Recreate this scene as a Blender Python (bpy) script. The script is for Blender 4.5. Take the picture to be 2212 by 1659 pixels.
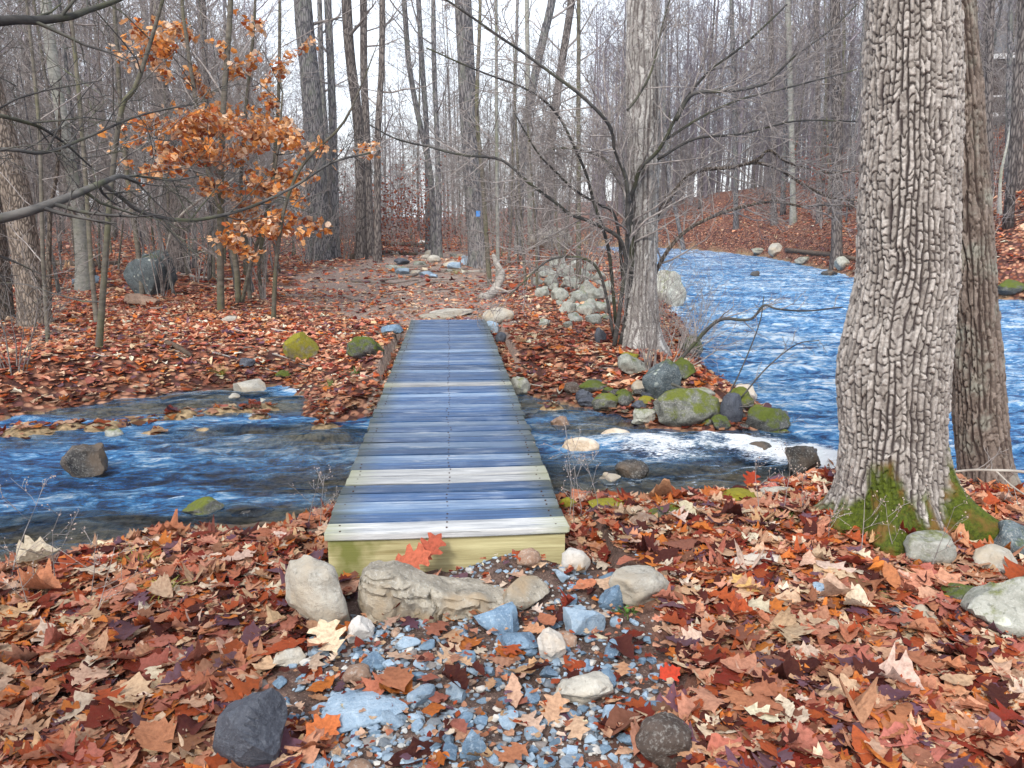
import bpy, bmesh, math, random
import numpy as np
from mathutils import Vector, Matrix

for _o in list(bpy.data.objects):
    bpy.data.objects.remove(_o)
SC = bpy.context.scene
COL = SC.collection
R = math.radians

# ------------------------------------------------------------------ camera
EYE = 1.48
FPX = 780 * 2212 / 1024          # focal length in the 2212-pixel reference frame
CX, CY = 1106, 829.5
PITCH = math.atan((829.5 - 492.5) / FPX)
YAW = math.atan((1106 - 970.4) / (FPX / math.cos(PITCH)))
cd = bpy.data.cameras.new("camera")
cam = bpy.data.objects.new("camera", cd)
COL.objects.link(cam)
cam.location = (0, 0, EYE)
cam.rotation_euler = (math.pi / 2 - PITCH, 0, -YAW)
cd.sensor_width = 36
cd.lens = 36 * 780 / 1024
cd.clip_start = 0.05
cd.clip_end = 2000
SC.camera = cam

# ------------------------------------------------------------------ world, sun, exposure
SUN_EL, SUN_AZ = R(42), R(205)
world = bpy.data.worlds.new("World")
SC.world = world
world.use_nodes = True
wn = world.node_tree
wn.nodes.clear()
w_out = wn.nodes.new("ShaderNodeOutputWorld")
w_bg = wn.nodes.new("ShaderNodeBackground")
w_sky = wn.nodes.new("ShaderNodeTexSky")
w_sky.sky_type = 'NISHITA'
w_sky.sun_disc = False
w_sky.sun_elevation = SUN_EL
w_sky.sun_rotation = SUN_AZ
w_sky.dust_density = 3.0
w_sky.air_density = 1.2
w_mix = wn.nodes.new("ShaderNodeMix")
w_mix.data_type = 'RGBA'
w_mix.inputs[0].default_value = 0.62          # an even overcast veil over the blue
w_mix.inputs[7].default_value = (8.6, 8.9, 9.4, 1)
wn.links.new(w_sky.outputs[0], w_mix.inputs[6])
wn.links.new(w_mix.outputs[2], w_bg.inputs[0])
w_bg.inputs[1].default_value = 0.105
wn.links.new(w_bg.outputs[0], w_out.inputs[0])

sl = bpy.data.lights.new("sun", 'SUN')
sl.energy = 1.5
sl.angle = R(10)
sl.color = (1.0, 0.95, 0.88)
sun = bpy.data.objects.new("sun", sl)
COL.objects.link(sun)
sun.rotation_euler = (math.pi / 2 - SUN_EL, 0, math.pi - SUN_AZ)
SC.view_settings.view_transform = 'Standard'
SC.view_settings.look = 'None'
SC.view_settings.exposure = 1.15
SC.view_settings.gamma = 1
SC.cycles.max_bounces = 6
SC.cycles.diffuse_bounces = 3
SC.cycles.glossy_bounces = 3
SC.cycles.transparent_max_bounces = 8
SC.cycles.use_denoising = True

# ------------------------------------------------------------------ pixel -> place helpers
_f = np.array([math.sin(YAW) * math.cos(PITCH), math.cos(YAW) * math.cos(PITCH), -math.sin(PITCH)])
_r = np.array([math.cos(YAW), -math.sin(YAW), 0.0])
_u = np.cross(_r, _f)


def ray(px, py):
    return _f + _r * (px - CX) / FPX + _u * (CY - py) / FPX


def on_z(px, py, z):
    d = ray(px, py)
    t = (z - EYE) / d[2]
    return np.array([d[0] * t, d[1] * t, z])


def at_y(px, py, y):
    d = ray(px, py)
    t = y / d[1]
    return np.array([d[0] * t, y, EYE + d[2] * t])


def mpp(y):                       # metres per reference pixel at depth y
    return y / FPX * 1.02


# ------------------------------------------------------------------ noise
def _hash(i, j, k, s):
    with np.errstate(over='ignore'):
        h = (i.astype(np.uint32) * np.uint32(374761393) + j.astype(np.uint32) * np.uint32(668265263)
             + k.astype(np.uint32) * np.uint32(2147483647) + np.uint32(s) * np.uint32(1274126177))
        h = (h ^ (h >> np.uint32(13))) * np.uint32(1274126177)
        h = h ^ (h >> np.uint32(16))
        h = h * np.uint32(2246822519)
        h = h ^ (h >> np.uint32(15))
    return h.astype(np.float64) / 4294967295.0


def vnoise(p, s=0):
    f = np.floor(p)
    i = f.astype(np.int64)
    t = p - f
    t = t * t * (3 - 2 * t)
    out = 0
    for a in (0, 1):
        wx = t[:, 0] if a else 1 - t[:, 0]
        for b in (0, 1):
            wy = t[:, 1] if b else 1 - t[:, 1]
            for c in (0, 1):
                wz = t[:, 2] if c else 1 - t[:, 2]
                out = out + wx * wy * wz * _hash(i[:, 0] + a, i[:, 1] + b, i[:, 2] + c, s)
    return out * 2 - 1


def fbm(p, oct=4, s=0, g=0.5):
    out = 0
    a = 1.0
    p = np.array(p, float)
    for o in range(oct):
        out = out + a * vnoise(p * (2.03 ** o) + 17.3 * o, s + o)
        a *= g
    return out


def fbm2(x, y, oct=4, s=0, g=0.5):
    return fbm(np.stack([x, y, np.zeros_like(x)], 1), oct, s, g)


def sstep(a, b, x):
    t = np.clip((x - a) / (b - a), 0, 1)
    return t * t * (3 - 2 * t)


def poly_sd(poly, x, y):          # signed distance, negative inside
    poly = np.asarray(poly, float)
    n = len(poly)
    d = np.full(x.shape, 1e18)
    ins = np.zeros(x.shape, bool)
    for a in range(n):
        p, q = poly[a], poly[(a + 1) % n]
        e = q - p
        wx, wy = x - p[0], y - p[1]
        t = np.clip((wx * e[0] + wy * e[1]) / (e @ e + 1e-12), 0, 1)
        d = np.minimum(d, (wx - t * e[0]) ** 2 + (wy - t * e[1]) ** 2)
        c = ((p[1] <= y) & (q[1] > y)) | ((q[1] <= y) & (p[1] > y))
        xi = p[0] + (y - p[1]) / (q[1] - p[1] + 1e-15) * e[0]
        ins ^= c & (x < xi)
    d = np.sqrt(d)
    return np.where(ins, -d, d)


# ------------------------------------------------------------------ mesh helpers
class MB:
    """collects vertices and faces of one mesh"""
    def __init__(s):
        s.v, s.q, s.t, s.n = [], [], [], 0
        s.c = []

    def add(s, v, q=None, t=None, c=None):
        v = np.asarray(v, float)
        if q is not None and len(q):
            s.q.append(np.asarray(q, np.int64) + s.n)
        if t is not None and len(t):
            s.t.append(np.asarray(t, np.int64) + s.n)
        s.v.append(v)
        if c is not None:
            s.c.append(c)
        s.n += len(v)

    def tube(s, pts, rad, k=6, cap=True):
        pts = np.asarray(pts, float)
        n = len(pts)
        rad = np.broadcast_to(np.asarray(rad, float), (n,))
        tg = np.gradient(pts, axis=0)
        tg /= np.linalg.norm(tg, axis=1)[:, None] + 1e-12
        m = tg.mean(0)
        ref = np.array([0, 0, 1.0]) if abs(m[2]) < 0.8 * np.linalg.norm(m) + 1e-9 else np.array([0.0, 1.0, 0])
        a = np.cross(tg, ref)
        a /= np.linalg.norm(a, axis=1)[:, None] + 1e-12
        b = np.cross(tg, a)
        th = np.arange(k) * 2 * math.pi / k
        v = pts[:, None, :] + rad[:, None, None] * (a[:, None, :] * np.cos(th)[None, :, None] + b[:, None, :] * np.sin(th)[None, :, None])
        v = v.reshape(-1, 3)
        i = np.arange(n - 1)[:, None] * k
        j = np.arange(k)[None, :]
        j2 = (j + 1) % k
        q = np.stack([i + j, i + j2, i + k + j2, i + k + j], -1).reshape(-1, 4)
        t = None
        if cap:
            v = np.concatenate([v, pts[:1], pts[-1:]])
            c0, c1 = n * k, n * k + 1
            jj = np.arange(k)
            t = np.concatenate([np.stack([np.full(k, c0), (jj + 1) % k, jj], 1),
                                np.stack([np.full(k, c1), (n - 1) * k + jj, (n - 1) * k + (jj + 1) % k], 1)])
        s.add(v, q, t)

    def box(s, lo, hi):
        x0, y0, z0 = lo
        x1, y1, z1 = hi
        v = [(x0, y0, z0), (x1, y0, z0), (x1, y1, z0), (x0, y1, z0), (x0, y0, z1), (x1, y0, z1), (x1, y1, z1), (x0, y1, z1)]
        s.add(v, [(0, 3, 2, 1), (4, 5, 6, 7), (0, 1, 5, 4), (1, 2, 6, 5), (2, 3, 7, 6), (3, 0, 4, 7)])

    def mesh(s, name, smooth=True):
        me = bpy.data.meshes.new(name)
        v = np.concatenate(s.v) if s.v else np.zeros((0, 3))
        q = np.concatenate(s.q) if s.q else np.zeros((0, 4), np.int64)
        t = np.concatenate(s.t) if s.t else np.zeros((0, 3), np.int64)
        me.vertices.add(len(v))
        me.vertices.foreach_set("co", v.astype(np.float32).ravel())
        nl = q.size + t.size
        me.loops.add(nl)
        me.loops.foreach_set("vertex_index", np.concatenate([q.ravel(), t.ravel()]).astype(np.int32))
        npoly = len(q) + len(t)
        me.polygons.add(npoly)
        st = np.concatenate([np.arange(len(q)) * 4, q.size + np.arange(len(t)) * 3]).astype(np.int32)
        me.polygons.foreach_set("loop_start", st)
        me.polygons.foreach_set("use_smooth", np.full(npoly, smooth))
        me.update(calc_edges=True)
        if s.c:
            set_attr(me, "col", np.concatenate(s.c))
        return me

    def build(s, name, mat, parent=None, smooth=True, sharp=None):
        me = s.mesh(name, smooth)
        if sharp:
            me.set_sharp_from_angle(angle=R(sharp))
        return link(name, me, mat, parent)


def set_attr(me, name, arr):
    arr = np.asarray(arr, np.float32)
    if arr.ndim == 1:
        a = me.attributes.new(name, 'FLOAT', 'POINT')
        a.data.foreach_set("value", arr)
    else:
        if arr.shape[1] == 3:
            arr = np.concatenate([arr, np.ones((len(arr), 1), np.float32)], 1)
        a = me.attributes.new(name, 'FLOAT_COLOR', 'POINT')
        a.data.foreach_set("color", arr.ravel())


def link(name, me, mat, parent=None):
    o = bpy.data.objects.new(name, me)
    COL.objects.link(o)
    if mat and not me.materials:
        me.materials.append(mat)
    if parent:
        o.parent = parent
    return o


def tag(o, label=None, cat=None, group=None, kind=None):
    if label: o['label'] = label
    if cat: o['category'] = cat
    if group: o['group'] = group
    if kind: o['kind'] = kind
    return o


def empty(name, loc, label=None, cat=None, group=None):
    o = bpy.data.objects.new(name, None)
    COL.objects.link(o)
    o.location = loc
    o.empty_display_size = 0.2
    return tag(o, label, cat, group)


# ------------------------------------------------------------------ materials
class NT:
    def __init__(s, name):
        s.m = bpy.data.materials.new(name)
        s.m.use_nodes = True
        s.t = s.m.node_tree
        s.b = s.t.nodes["Principled BSDF"]
        s.out = s.t.nodes["Material Output"]

    def n(s, typ, **kw):
        nd = s.t.nodes.new("ShaderNode" + typ)
        for k, v in kw.items():
            setattr(nd, k, v)
        return nd

    def l(s, a, b):
        s.t.links.new(a, b)

    def coord(s, scale=(1, 1, 1), rnd=True, which="Object"):
        tc = s.n("TexCoord")
        mp = s.n("Mapping")
        mp.inputs["Scale"].default_value = scale
        s.l(tc.outputs[which], mp.inputs[0])
        if rnd:
            oi = s.n("ObjectInfo")
            ml = s.n("Math", operation='MULTIPLY')
            ml.inputs[1].default_value = 37.0
            s.l(oi.outputs["Random"], ml.inputs[0])
            s.l(ml.outputs[0], mp.inputs["Location"])
        return mp.outputs[0]

    def noise(s, vec, scale, detail=4, rough=0.6, dist=0.0):
        nz = s.n("TexNoise")
        nz.inputs["Scale"].default_value = scale
        nz.inputs["Detail"].default_value = detail
        nz.inputs["Roughness"].default_value = rough
        nz.inputs["Distortion"].default_value = dist
        s.l(vec, nz.inputs["Vector"])
        return nz.outputs[0]

    def ramp(s, fac, stops, interp='LINEAR'):
        r = s.n("ValToRGB")
        r.color_ramp.interpolation = interp
        e = r.color_ramp.elements
        while len(e) < len(stops):
            e.new(0.5)
        for el, (p, c) in zip(e, stops):
            el.position = p
            el.color = (*c, 1) if len(c) == 3 else c
        s.l(fac, r.inputs[0])
        return r.outputs[0]

    def mix(s, fac, a, b, typ='MIX'):
        m = s.n("Mix", data_type='RGBA', blend_type=typ)
        for sock, val in ((m.inputs[0], fac), (m.inputs[6], a), (m.inputs[7], b)):
            if isinstance(val, (int, float)):
                sock.default_value = val
            elif isinstance(val, tuple):
                sock.default_value = (*val, 1)
            else:
                s.l(val, sock)
        return m.outputs[2]

    def math(s, op, a, b=0.0):
        m = s.n("Math", operation=op)
        for sock, val in ((m.inputs[0], a), (m.inputs[1], b)):
            if isinstance(val, (int, float)):
                sock.default_value = val
            else:
                s.l(val, sock)
        return m.outputs[0]

    def attr(s, name, out="Fac"):
        a = s.n("Attribute", attribute_name=name)
        return a.outputs[out]

    def bump(s, h, strength=0.5, dist=0.02):
        b = s.n("Bump")
        b.inputs["Strength"].default_value = strength
        b.inputs["Distance"].default_value = dist
        s.l(h, b.inputs["Height"])
        s.l(b.outputs[0], s.b.inputs["Normal"])

    def rand_value(s, col, lo, hi):
        oi = s.n("ObjectInfo")
        mr = s.n("MapRange")
        mr.inputs[3].default_value = lo
        mr.inputs[4].default_value = hi
        s.l(oi.outputs["Random"], mr.inputs[0])
        hs = s.n("HueSaturation")
        s.l(mr.outputs[0], hs.inputs["Value"])
        s.l(col, hs.inputs["Color"])
        return hs.outputs[0]

    def fin(s, col, rough=0.8, spec=0.3):
        if isinstance(col, tuple):
            s.b.inputs["Base Color"].default_value = (*col, 1)
        else:
            s.l(col, s.b.inputs["Base Color"])
        if isinstance(rough, (int, float)):
            s.b.inputs["Roughness"].default_value = rough
        else:
            s.l(rough, s.b.inputs["Roughness"])
        s.b.inputs["Specular IOR Level"].default_value = spec
        return s.m


def mat_bark(name, dark, light, scale=(14, 14, 3.2), bump=0.6, lichen=None, dist=0.02, lo=.75, hi=1.2):
    n = NT(name)
    v = n.coord(scale)
    vor = n.n("TexVoronoi", feature='DISTANCE_TO_EDGE')
    vor.inputs["Scale"].default_value = 1
    nz = n.noise(v, 1.3, 5, .65)
    wv = n.n("VectorMath", operation='ADD')
    sc = n.n("VectorMath", operation='SCALE')
    sc.inputs["Scale"].default_value = 0.9
    nzc = n.n("TexNoise")
    nzc.inputs["Scale"].default_value = 0.8
    n.l(v, nzc.inputs["Vector"])
    n.l(nzc.outputs[1], sc.inputs[0])
    n.l(v, wv.inputs[0])
    n.l(sc.outputs[0], wv.inputs[1])
    n.l(wv.outputs[0], vor.inputs["Vector"])
    e = n.ramp(vor.outputs[0], [(0.0, (0, 0, 0)), (0.28, (1, 1, 1))])
    plate = n.math('MULTIPLY', e, n.math('ADD', nz, .45))
    c = n.mix(n.ramp(plate, [(.1, (0, 0, 0)), (.8, (1, 1, 1))]), dark, light)
    if lichen:
        v2 = n.coord((2.5, 2.5, 1.2))
        lf = n.ramp(n.noise(v2, 1.6, 5, .7), [(.5, (0, 0, 0)), (.66, (1, 1, 1))])
        c = n.mix(n.math('MULTIPLY', lf, .7), c, lichen)
    c = n.rand_value(c, lo, hi)
    n.bump(plate, bump, dist)
    return n.fin(c, .9, .1)


def mat_smooth_bark(name, a, b, moss=None, lo=.75, hi=1.25):
    n = NT(name)
    v = n.coord((3, 3, 7))
    nz = n.noise(v, 2.2, 5, .6, .3)
    c = n.mix(n.ramp(nz, [(.3, (0, 0, 0)), (.68, (1, 1, 1))]), a, b)
    if moss:
        v2 = n.coord((2, 2, .9))
        c = n.mix(n.math('MULTIPLY', n.ramp(n.noise(v2, 1.5, 4), [(.5, (0, 0, 0)), (.68, (1, 1, 1))]), .6), c, moss)
    c = n.rand_value(c, lo, hi)
    n.bump(nz, .35, .01)
    return n.fin(c, .8, .12)


def mat_rock(name, a, b, speck=(.55, .55, .52), moss=None, moss_at=.5, rough=.75, lichen=None, spk=.3, tone=None):
    n = NT(name)
    v = n.coord((1, 1, 1))
    big = n.noise(v, 7, 8, .72, .5)
    fine = n.noise(v, 70, 3, .7)
    c = n.mix(n.ramp(big, [(.34, (0, 0, 0)), (.66, (1, 1, 1))]), a, b)
    c = n.mix(n.math('MULTIPLY', n.ramp(fine, [(.52, (0, 0, 0)), (.68, (1, 1, 1))]), spk), c, speck)
    c = n.mix(n.math('MULTIPLY', n.ramp(n.noise(v, 38, 3, .7), [(.58, (0, 0, 0)), (.68, (1, 1, 1))]), .5), c, (a[0] * .3, a[1] * .3, a[2] * .3))
    if tone:
        c = n.mix(n.ramp(n.noise(v, 3.1, 4), [(.48, (0, 0, 0)), (.62, (1, 1, 1))]), c, tone)
    if lichen:
        vo = n.n("TexVoronoi")
        vo.inputs["Scale"].default_value = 8.5
        vo.inputs["Randomness"].default_value = 1
        n.l(v, vo.inputs["Vector"])
        sp = n.ramp(n.math('ADD', vo.outputs[0], n.math('MULTIPLY', n.noise(v, 22, 3), .35)), [(.36, (1, 1, 1)), (.42, (0, 0, 0))])
        sp = n.math('MULTIPLY', sp, n.ramp(n.noise(v, 5, 3), [(.4, (.1, .1, .1)), (.6, (.9, .9, .9))]))
        c = n.mix(sp, c, lichen)
    c = n.rand_value(c, .8, 1.2)
    h = n.math('ADD', big, n.math('MULTIPLY', fine, .25))
    if moss:
        g = n.n("NewGeometry")
        sx = n.n("SeparateXYZ")
        n.l(g.outputs["Normal"], sx.inputs[0])
        mn = n.noise(v, 6.5, 7, .72)
        f = n.math('ADD', n.math('MULTIPLY', sx.outputs[2], .3), n.math('ADD', n.math('MULTIPLY', mn, 1.5), -.25))
        f = n.ramp(f, [(moss_at + .12, (0, 0, 0)), (moss_at + .36, (.92, .92, .92))])
        mc = n.mix(n.noise(v, 45, 4, .7), (moss[0] * .35, moss[1] * .4, moss[2] * .3), (moss[0] * 1.5, moss[1] * 1.5, moss[2]))
        c = n.mix(f, c, mc)
        h = n.math('ADD', h, n.math('MULTIPLY', n.math('MULTIPLY', f, n.noise(v, 120, 3, .8)), .7))
    n.bump(h, .8, .025)
    return n.fin(c, rough, .25)


MOSS = (.13, .15, .015)
M = {}
M['granite'] = mat_rock('pale_granite', (.24, .225, .195), (.44, .42, .37), moss=None, tone=(.36, .31, .24))
M['white_stone'] = mat_rock('white_stone', (.36, .35, .335), (.58, .56, .53), tone=(.45, .40, .34))
M['ledge'] = mat_rock('brown_ledge', (.14, .125, .10), (.34, .31, .255), tone=(.27, .21, .14))
M['blue'] = mat_rock('blue_slate', (.06, .105, .165), (.17, .255, .35), speck=(.5, .58, .66), tone=(.13, .2, .27))
M['blue_pale'] = mat_rock('pale_blue_slate', (.15, .225, .31), (.30, .385, .47), speck=(.6, .66, .7), spk=.2)
M['dark'] = mat_rock('dark_slate', (.028, .032, .045), (.085, .095, .12), speck=(.2, .22, .25), rough=.55)
M['brown'] = mat_rock('brown_cobble', (.17, .105, .075), (.33, .22, .155))
M['darkbrown'] = mat_rock('dark_brown_boulder', (.045, .033, .028), (.12, .09, .075))
M['mossy'] = mat_rock('mossy_rock', (.035, .037, .033), (.20, .205, .185), moss=MOSS, moss_at=.42)
M['mossdark'] = mat_rock('dark_mossy_rock', (.03, .033, .035), (.12, .125, .12), moss=(.09, .115, .012), moss_at=.34)
M['mossgold'] = mat_rock('golden_moss_rock', (.12, .11, .07), (.3, .28, .2), moss=(.25, .22, .015), moss_at=.2)
M['lichen'] = mat_rock('lichen_rock', (.035, .05, .06), (.12, .15, .165), lichen=(.42, .46, .42), moss=(.09, .12, .02), moss_at=.62)
M['lichenpale'] = mat_rock('pale_lichen_rock', (.20, .21, .18), (.42, .42, .38), lichen=(.58, .6, .5), moss=MOSS, moss_at=.62)
M['wetdark'] = mat_rock('wet_dark_rock', (.018, .018, .02), (.06, .055, .05), rough=.25, tone=(.1, .075, .055))
M['tan'] = mat_rock('tan_river_rock', (.30, .225, .15), (.55, .45, .34), tone=(.6, .56, .5), rough=.5)
M['pile'] = mat_rock('pile_rock', (.15, .165, .145), (.36, .37, .335), moss=(.12, .15, .03), moss_at=.66)

M['bark_oak'] = mat_bark('oak_bark', (.055, .046, .045), (.21, .185, .17))
M['bark_grey'] = mat_bark('grey_bark', (.065, .063, .07), (.24, .23, .235), lichen=(.19, .205, .17))
M['bark_left'] = mat_bark('brown_grey_bark', (.06, .048, .04), (.21, .175, .145), scale=(26, 26, 8))
M['bark_sapling'] = mat_smooth_bark('sapling_bark', (.055, .05, .042), (.16, .145, .12), moss=(.11, .115, .05))
M['bark_pale'] = mat_smooth_bark('pale_bark', (.20, .205, .19), (.40, .40, .36), moss=(.2, .22, .13))
M['twig'] = mat_smooth_bark('twig_bark', (.11, .096, .092), (.33, .30, .285), lo=.7, hi=1.3)
M['twig_dark'] = mat_smooth_bark('dark_twig_bark', (.03, .03, .032), (.105, .10, .095), moss=(.09, .10, .04))
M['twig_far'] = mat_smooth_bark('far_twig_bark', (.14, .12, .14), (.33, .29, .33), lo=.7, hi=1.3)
M['wood_old'] = mat_smooth_bark('bleached_wood', (.24, .215, .19), (.46, .43, .39))
M['log'] = mat_smooth_bark('rotten_log_wood', (.045, .032, .025), (.14, .105, .08))
M['root'] = mat_smooth_bark('root_bark', (.12, .095, .08), (.30, .25, .22))


def mat_leaf():
    n = NT('leaf')
    c = n.attr('col', 'Color')
    v = n.coord((1, 1, 1), rnd=False)
    c = n.mix(n.math('MULTIPLY', n.ramp(n.noise(v, 60, 3, .6), [(.4, (0, 0, 0)), (.7, (1, 1, 1))]), .45), c, (.10, .035, .02), 'MIX')
    n.bump(n.noise(v, 45, 3), .5, .01)
    m = n.fin(c, .7, .12)
    tr = n.n("BsdfTranslucent")
    n.l(c, tr.inputs[0])
    mx = n.n("MixShader")
    mx.inputs[0].default_value = .3
    n.l(n.b.outputs[0], mx.inputs[1])
    n.l(tr.outputs[0], mx.inputs[2])
    n.l(mx.outputs[0], n.out.inputs[0])
    return m


M['leaf'] = mat_leaf()

# ------------------------------------------------------------------ terrain
def wl(y):                        # water level: the river drops gently towards us
    return -0.5 + 0.012 * np.maximum(np.asarray(y, float) - 10, 0)


def on_water(px, py):
    d = ray(px, py)
    t = (-0.5 - EYE) / d[2] if d[2] < 0 else 100
    for _ in range(30):
        z = float(wl(d[1] * t))
        t = (z - EYE) / d[2]
    return (d[0] * t, d[1] * t)


near_edge = [(-400, 1330), (-150, 1265), (0, 1240), (100, 1228), (250, 1190), (450, 1150), (560, 1165), (690, 1118), (960, 1110), (1230, 1092), (1350, 1100), (1480, 1096),
             (1580, 1078), (1700, 1048), (1790, 1012), (1900, 1000), (2030, 1035), (2120, 1075), (2200, 1090), (2330, 1130)]
far_edge = [(1260, 545), (1400, 580), (1430, 640), (1480, 700), (1520, 790), (1640, 870), (1710, 925), (1560, 937), (1420, 925), (1350, 905), (1250, 880), (1130, 850),
            (1000, 880), (800, 905), (730, 912), (650, 905), (660, 862), (600, 832), (400, 850), (250, 868), (120, 885), (0, 905), (-200, 930), (-500, 965)]
riv_far = [(2212, 650), (2060, 640), (1860, 603), (1750, 575), (1640, 553), (1500, 539), (1430, 536), (1330, 533), (1250, 531)]
W_NEAR = [on_water(*p) for p in near_edge]
W_FAR = [on_water(*p) for p in far_edge]
W_RIV = [on_water(*p) for p in riv_far]
WATER = W_NEAR + [(7, 3.4), (12, -2), (30, -6), (26, 8), (20, 15)] + W_RIV + W_FAR + [(-9, 7.0), (-22, 5.0), (-22, 2.0), (-8, 3.4)]
HILL = [(26, 8), (20, 15)] + W_RIV + [(9, 75), (6, 100), (0, 170), (0, 400), (300, 400), (300, -60), (34, -40), (30, -6)]
TRAIL = [on_z(*p, -.25)[:2] for p in [(520, 1800), (640, 1659), (650, 1500), (690, 1400), (800, 1345), (1050, 1250), (1190, 1225), (1290, 1230), (1330, 1330), (1400, 1400), (1440, 1520), (1390, 1659), (1480, 1800)]]
PATH = [on_z(*p, -.02)[:2] for p in [(850, 700), (1110, 700), (1085, 650), (1075, 610), (1030, 570)]] + [(.2, 40), (-1.5, 40), (-3.2, 30), (-4.2, 24), (-3.9, 19), (-2.6, 15)]
CLUMPS = [(60, 935, .45), (150, 925, .3), (230, 925, .4), (310, 915, .33), (390, 900, .3), (480, 893, .33), (560, 885, .3), (330, 940, .28), (440, 930, .26), (700, 925, .35), (760, 895, .5), (560, 905, .22), (1195, 885, .2), (1240, 868, .2)]
CL = [(*on_water(a, b), r) for a, b, r in CLUMPS]
MOUNDS = [((.30, 3.53), .24, .13), (on_z(1990, 1150, -.3)[:2], .75, .1)]


def fields(x, y):
    sd = poly_sd(WATER, x, y)
    hd = poly_sd(HILL, x, y)
    tr = poly_sd(TRAIL, x, y)
    pa = poly_sd(PATH, x, y)
    return sd, hd, tr, pa


def height(x, y, F=None):
    x = np.asarray(x, float)
    y = np.asarray(y, float)
    sd, hd, tr, pa = F if F else fields(x, y)
    w = wl(y)
    nearside = sstep(7.5, 6.0, y)
    plateau = nearside * (-0.23) + (1 - nearside) * (-0.06 + 0.02 * np.maximum(y - 13, 0))
    plateau = np.maximum(plateau, w + .25)
    # the big hill over the river
    e = np.maximum(-hd, 0)
    amp = 13 - 8 * sstep(42, 80, y)
    hill = amp * (1 - np.exp(-e / 20))
    bw = np.where(nearside > .5, .75, 1.1)
    lip = sstep(0, 1, sd / bw)
    z = w + (plateau - w) * (.55 * lip + .45 * np.clip(sd / (bw * .9), 0, 1)) * (sd > 0) + hill * (sd > 0)
    inside = sd <= 0
    dep = .05 + .17 * sstep(0, .8, -sd) + .5 * sstep(1.5, 3.5, -sd)
    z = np.where(inside, w - dep, z)
    # rise of the far woods
    z = z + (x < 8) * 0.05 * np.maximum(np.abs(x) - 12, 0) * (y > 10) * (x < 0) * .6
    n = fbm2(x * .8, y * .8, 3, 3) * .055 + fbm2(x * 4, y * 4, 3, 9) * .018
    z = z + n * np.where(inside, .6, np.clip(sd * 2, .25, 1)) * np.where(tr < .1, .45, 1)
    z = z + sstep(60, 120, e) * 0
    for cx, cy, r in CL:
        d2 = ((x - cx) ** 2 + ((y - cy) * 1.25) ** 2) / (r * r)
        z = np.where(inside, np.maximum(z, w + .06 - .16 * d2 + n * .8), z)
    for (mx, my), r, h in MOUNDS:
        z = z + h * np.exp(-((x - mx) ** 2 + (y - my) ** 2) / (r * r)) * (sd > 0)
    # keep the ground out from under the bridge deck
    ub = (np.abs(x) < .85) & (y > 3.62) & (y < 12.9)
    z = np.where(ub, np.minimum(z, -.26 + .16 * sstep(12.2, 12.9, y)), z)
    return z


def hz(x, y):
    return float(height(np.array([float(x)]), np.array([float(y)]))[0])


def on_ground(px, py):
    d = ray(px, py)
    ts = np.concatenate([np.linspace(1.5, 20, 500), np.linspace(20, 120, 700)])
    x, y, z = d[0] * ts, d[1] * ts, EYE + d[2] * ts
    g = height(x, y)
    g = np.maximum(g, np.where(poly_sd(WATER, x, y) < 0, wl(y) - .03, -99))
    k = np.argmax(z < g) if (z < g).any() else len(ts) - 1
    return np.array([x[k], y[k], g[k]])


def axis(segs):
    out = [segs[0][0]]
    for a, b, s0, s1 in segs:
        p = a
        L = b - a
        while p < b - 1e-6:
            t = (p - a) / L
            p = min(b, p + s0 + (s1 - s0) * t)
            out.append(p)
    return np.array(out)


def mat_ground():
    n = NT('leafy_ground')
    v = n.coord((1, 1, 1), rnd=False)
    soil = n.attr('soil')
    wet = n.attr('wet')
    vo = n.n("TexVoronoi")
    vo.inputs["Scale"].default_value = 11
    n.l(v, vo.inputs["Vector"])
    hs = n.n("SeparateColor")
    n.l(vo.outputs["Color"], hs.inputs[0])
    leaf = n.ramp(hs.outputs[0], [(0, (.05, .02, .018)), (.2, (.20, .07, .04)), (.4, (.34, .16, .10)), (.6, (.13, .05, .045)), (.8, (.42, .22, .14)), (1, (.24, .12, .09))], 'CONSTANT')
    leaf = n.mix(n.ramp(vo.outputs[0], [(.35, (0, 0, 0)), (.75, (1, 1, 1))]), leaf, (.06, .025, .018))
    nz = n.noise(v, 30, 5, .7)
    so = n.mix(n.ramp(nz, [(.35, (0, 0, 0)), (.65, (1, 1, 1))]), (.11, .082, .072), (.36, .285, .245))
    so = n.mix(n.ramp(n.noise(v, 110, 3, .8), [(.55, (0, 0, 0)), (.68, (1, 1, 1))]), so, (.50, .38, .30))
    bed = n.mix(n.ramp(n.noise(v, 13, 5, .7), [(.35, (0, 0, 0)), (.65, (1, 1, 1))]), (.09, .07, .04), (.42, .30, .17))
    so2 = n.mix(n.ramp(nz, [(.35, (0, 0, 0)), (.65, (1, 1, 1))]), (.035, .022, .018), (.13, .085, .07))
    so2 = n.mix(n.ramp(n.noise(v, 130, 3, .8), [(.58, (0, 0, 0)), (.7, (1, 1, 1))]), so2, (.36, .28, .22))
    so = n.mix(n.attr('trail'), so, so2)
    c = n.mix(soil, leaf, so)
    c = n.mix(wet, c, bed)
    n.bump(n.math('ADD', nz, vo.outputs[0]), .7, .03)
    return n.fin(c, .85, .2)


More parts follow.
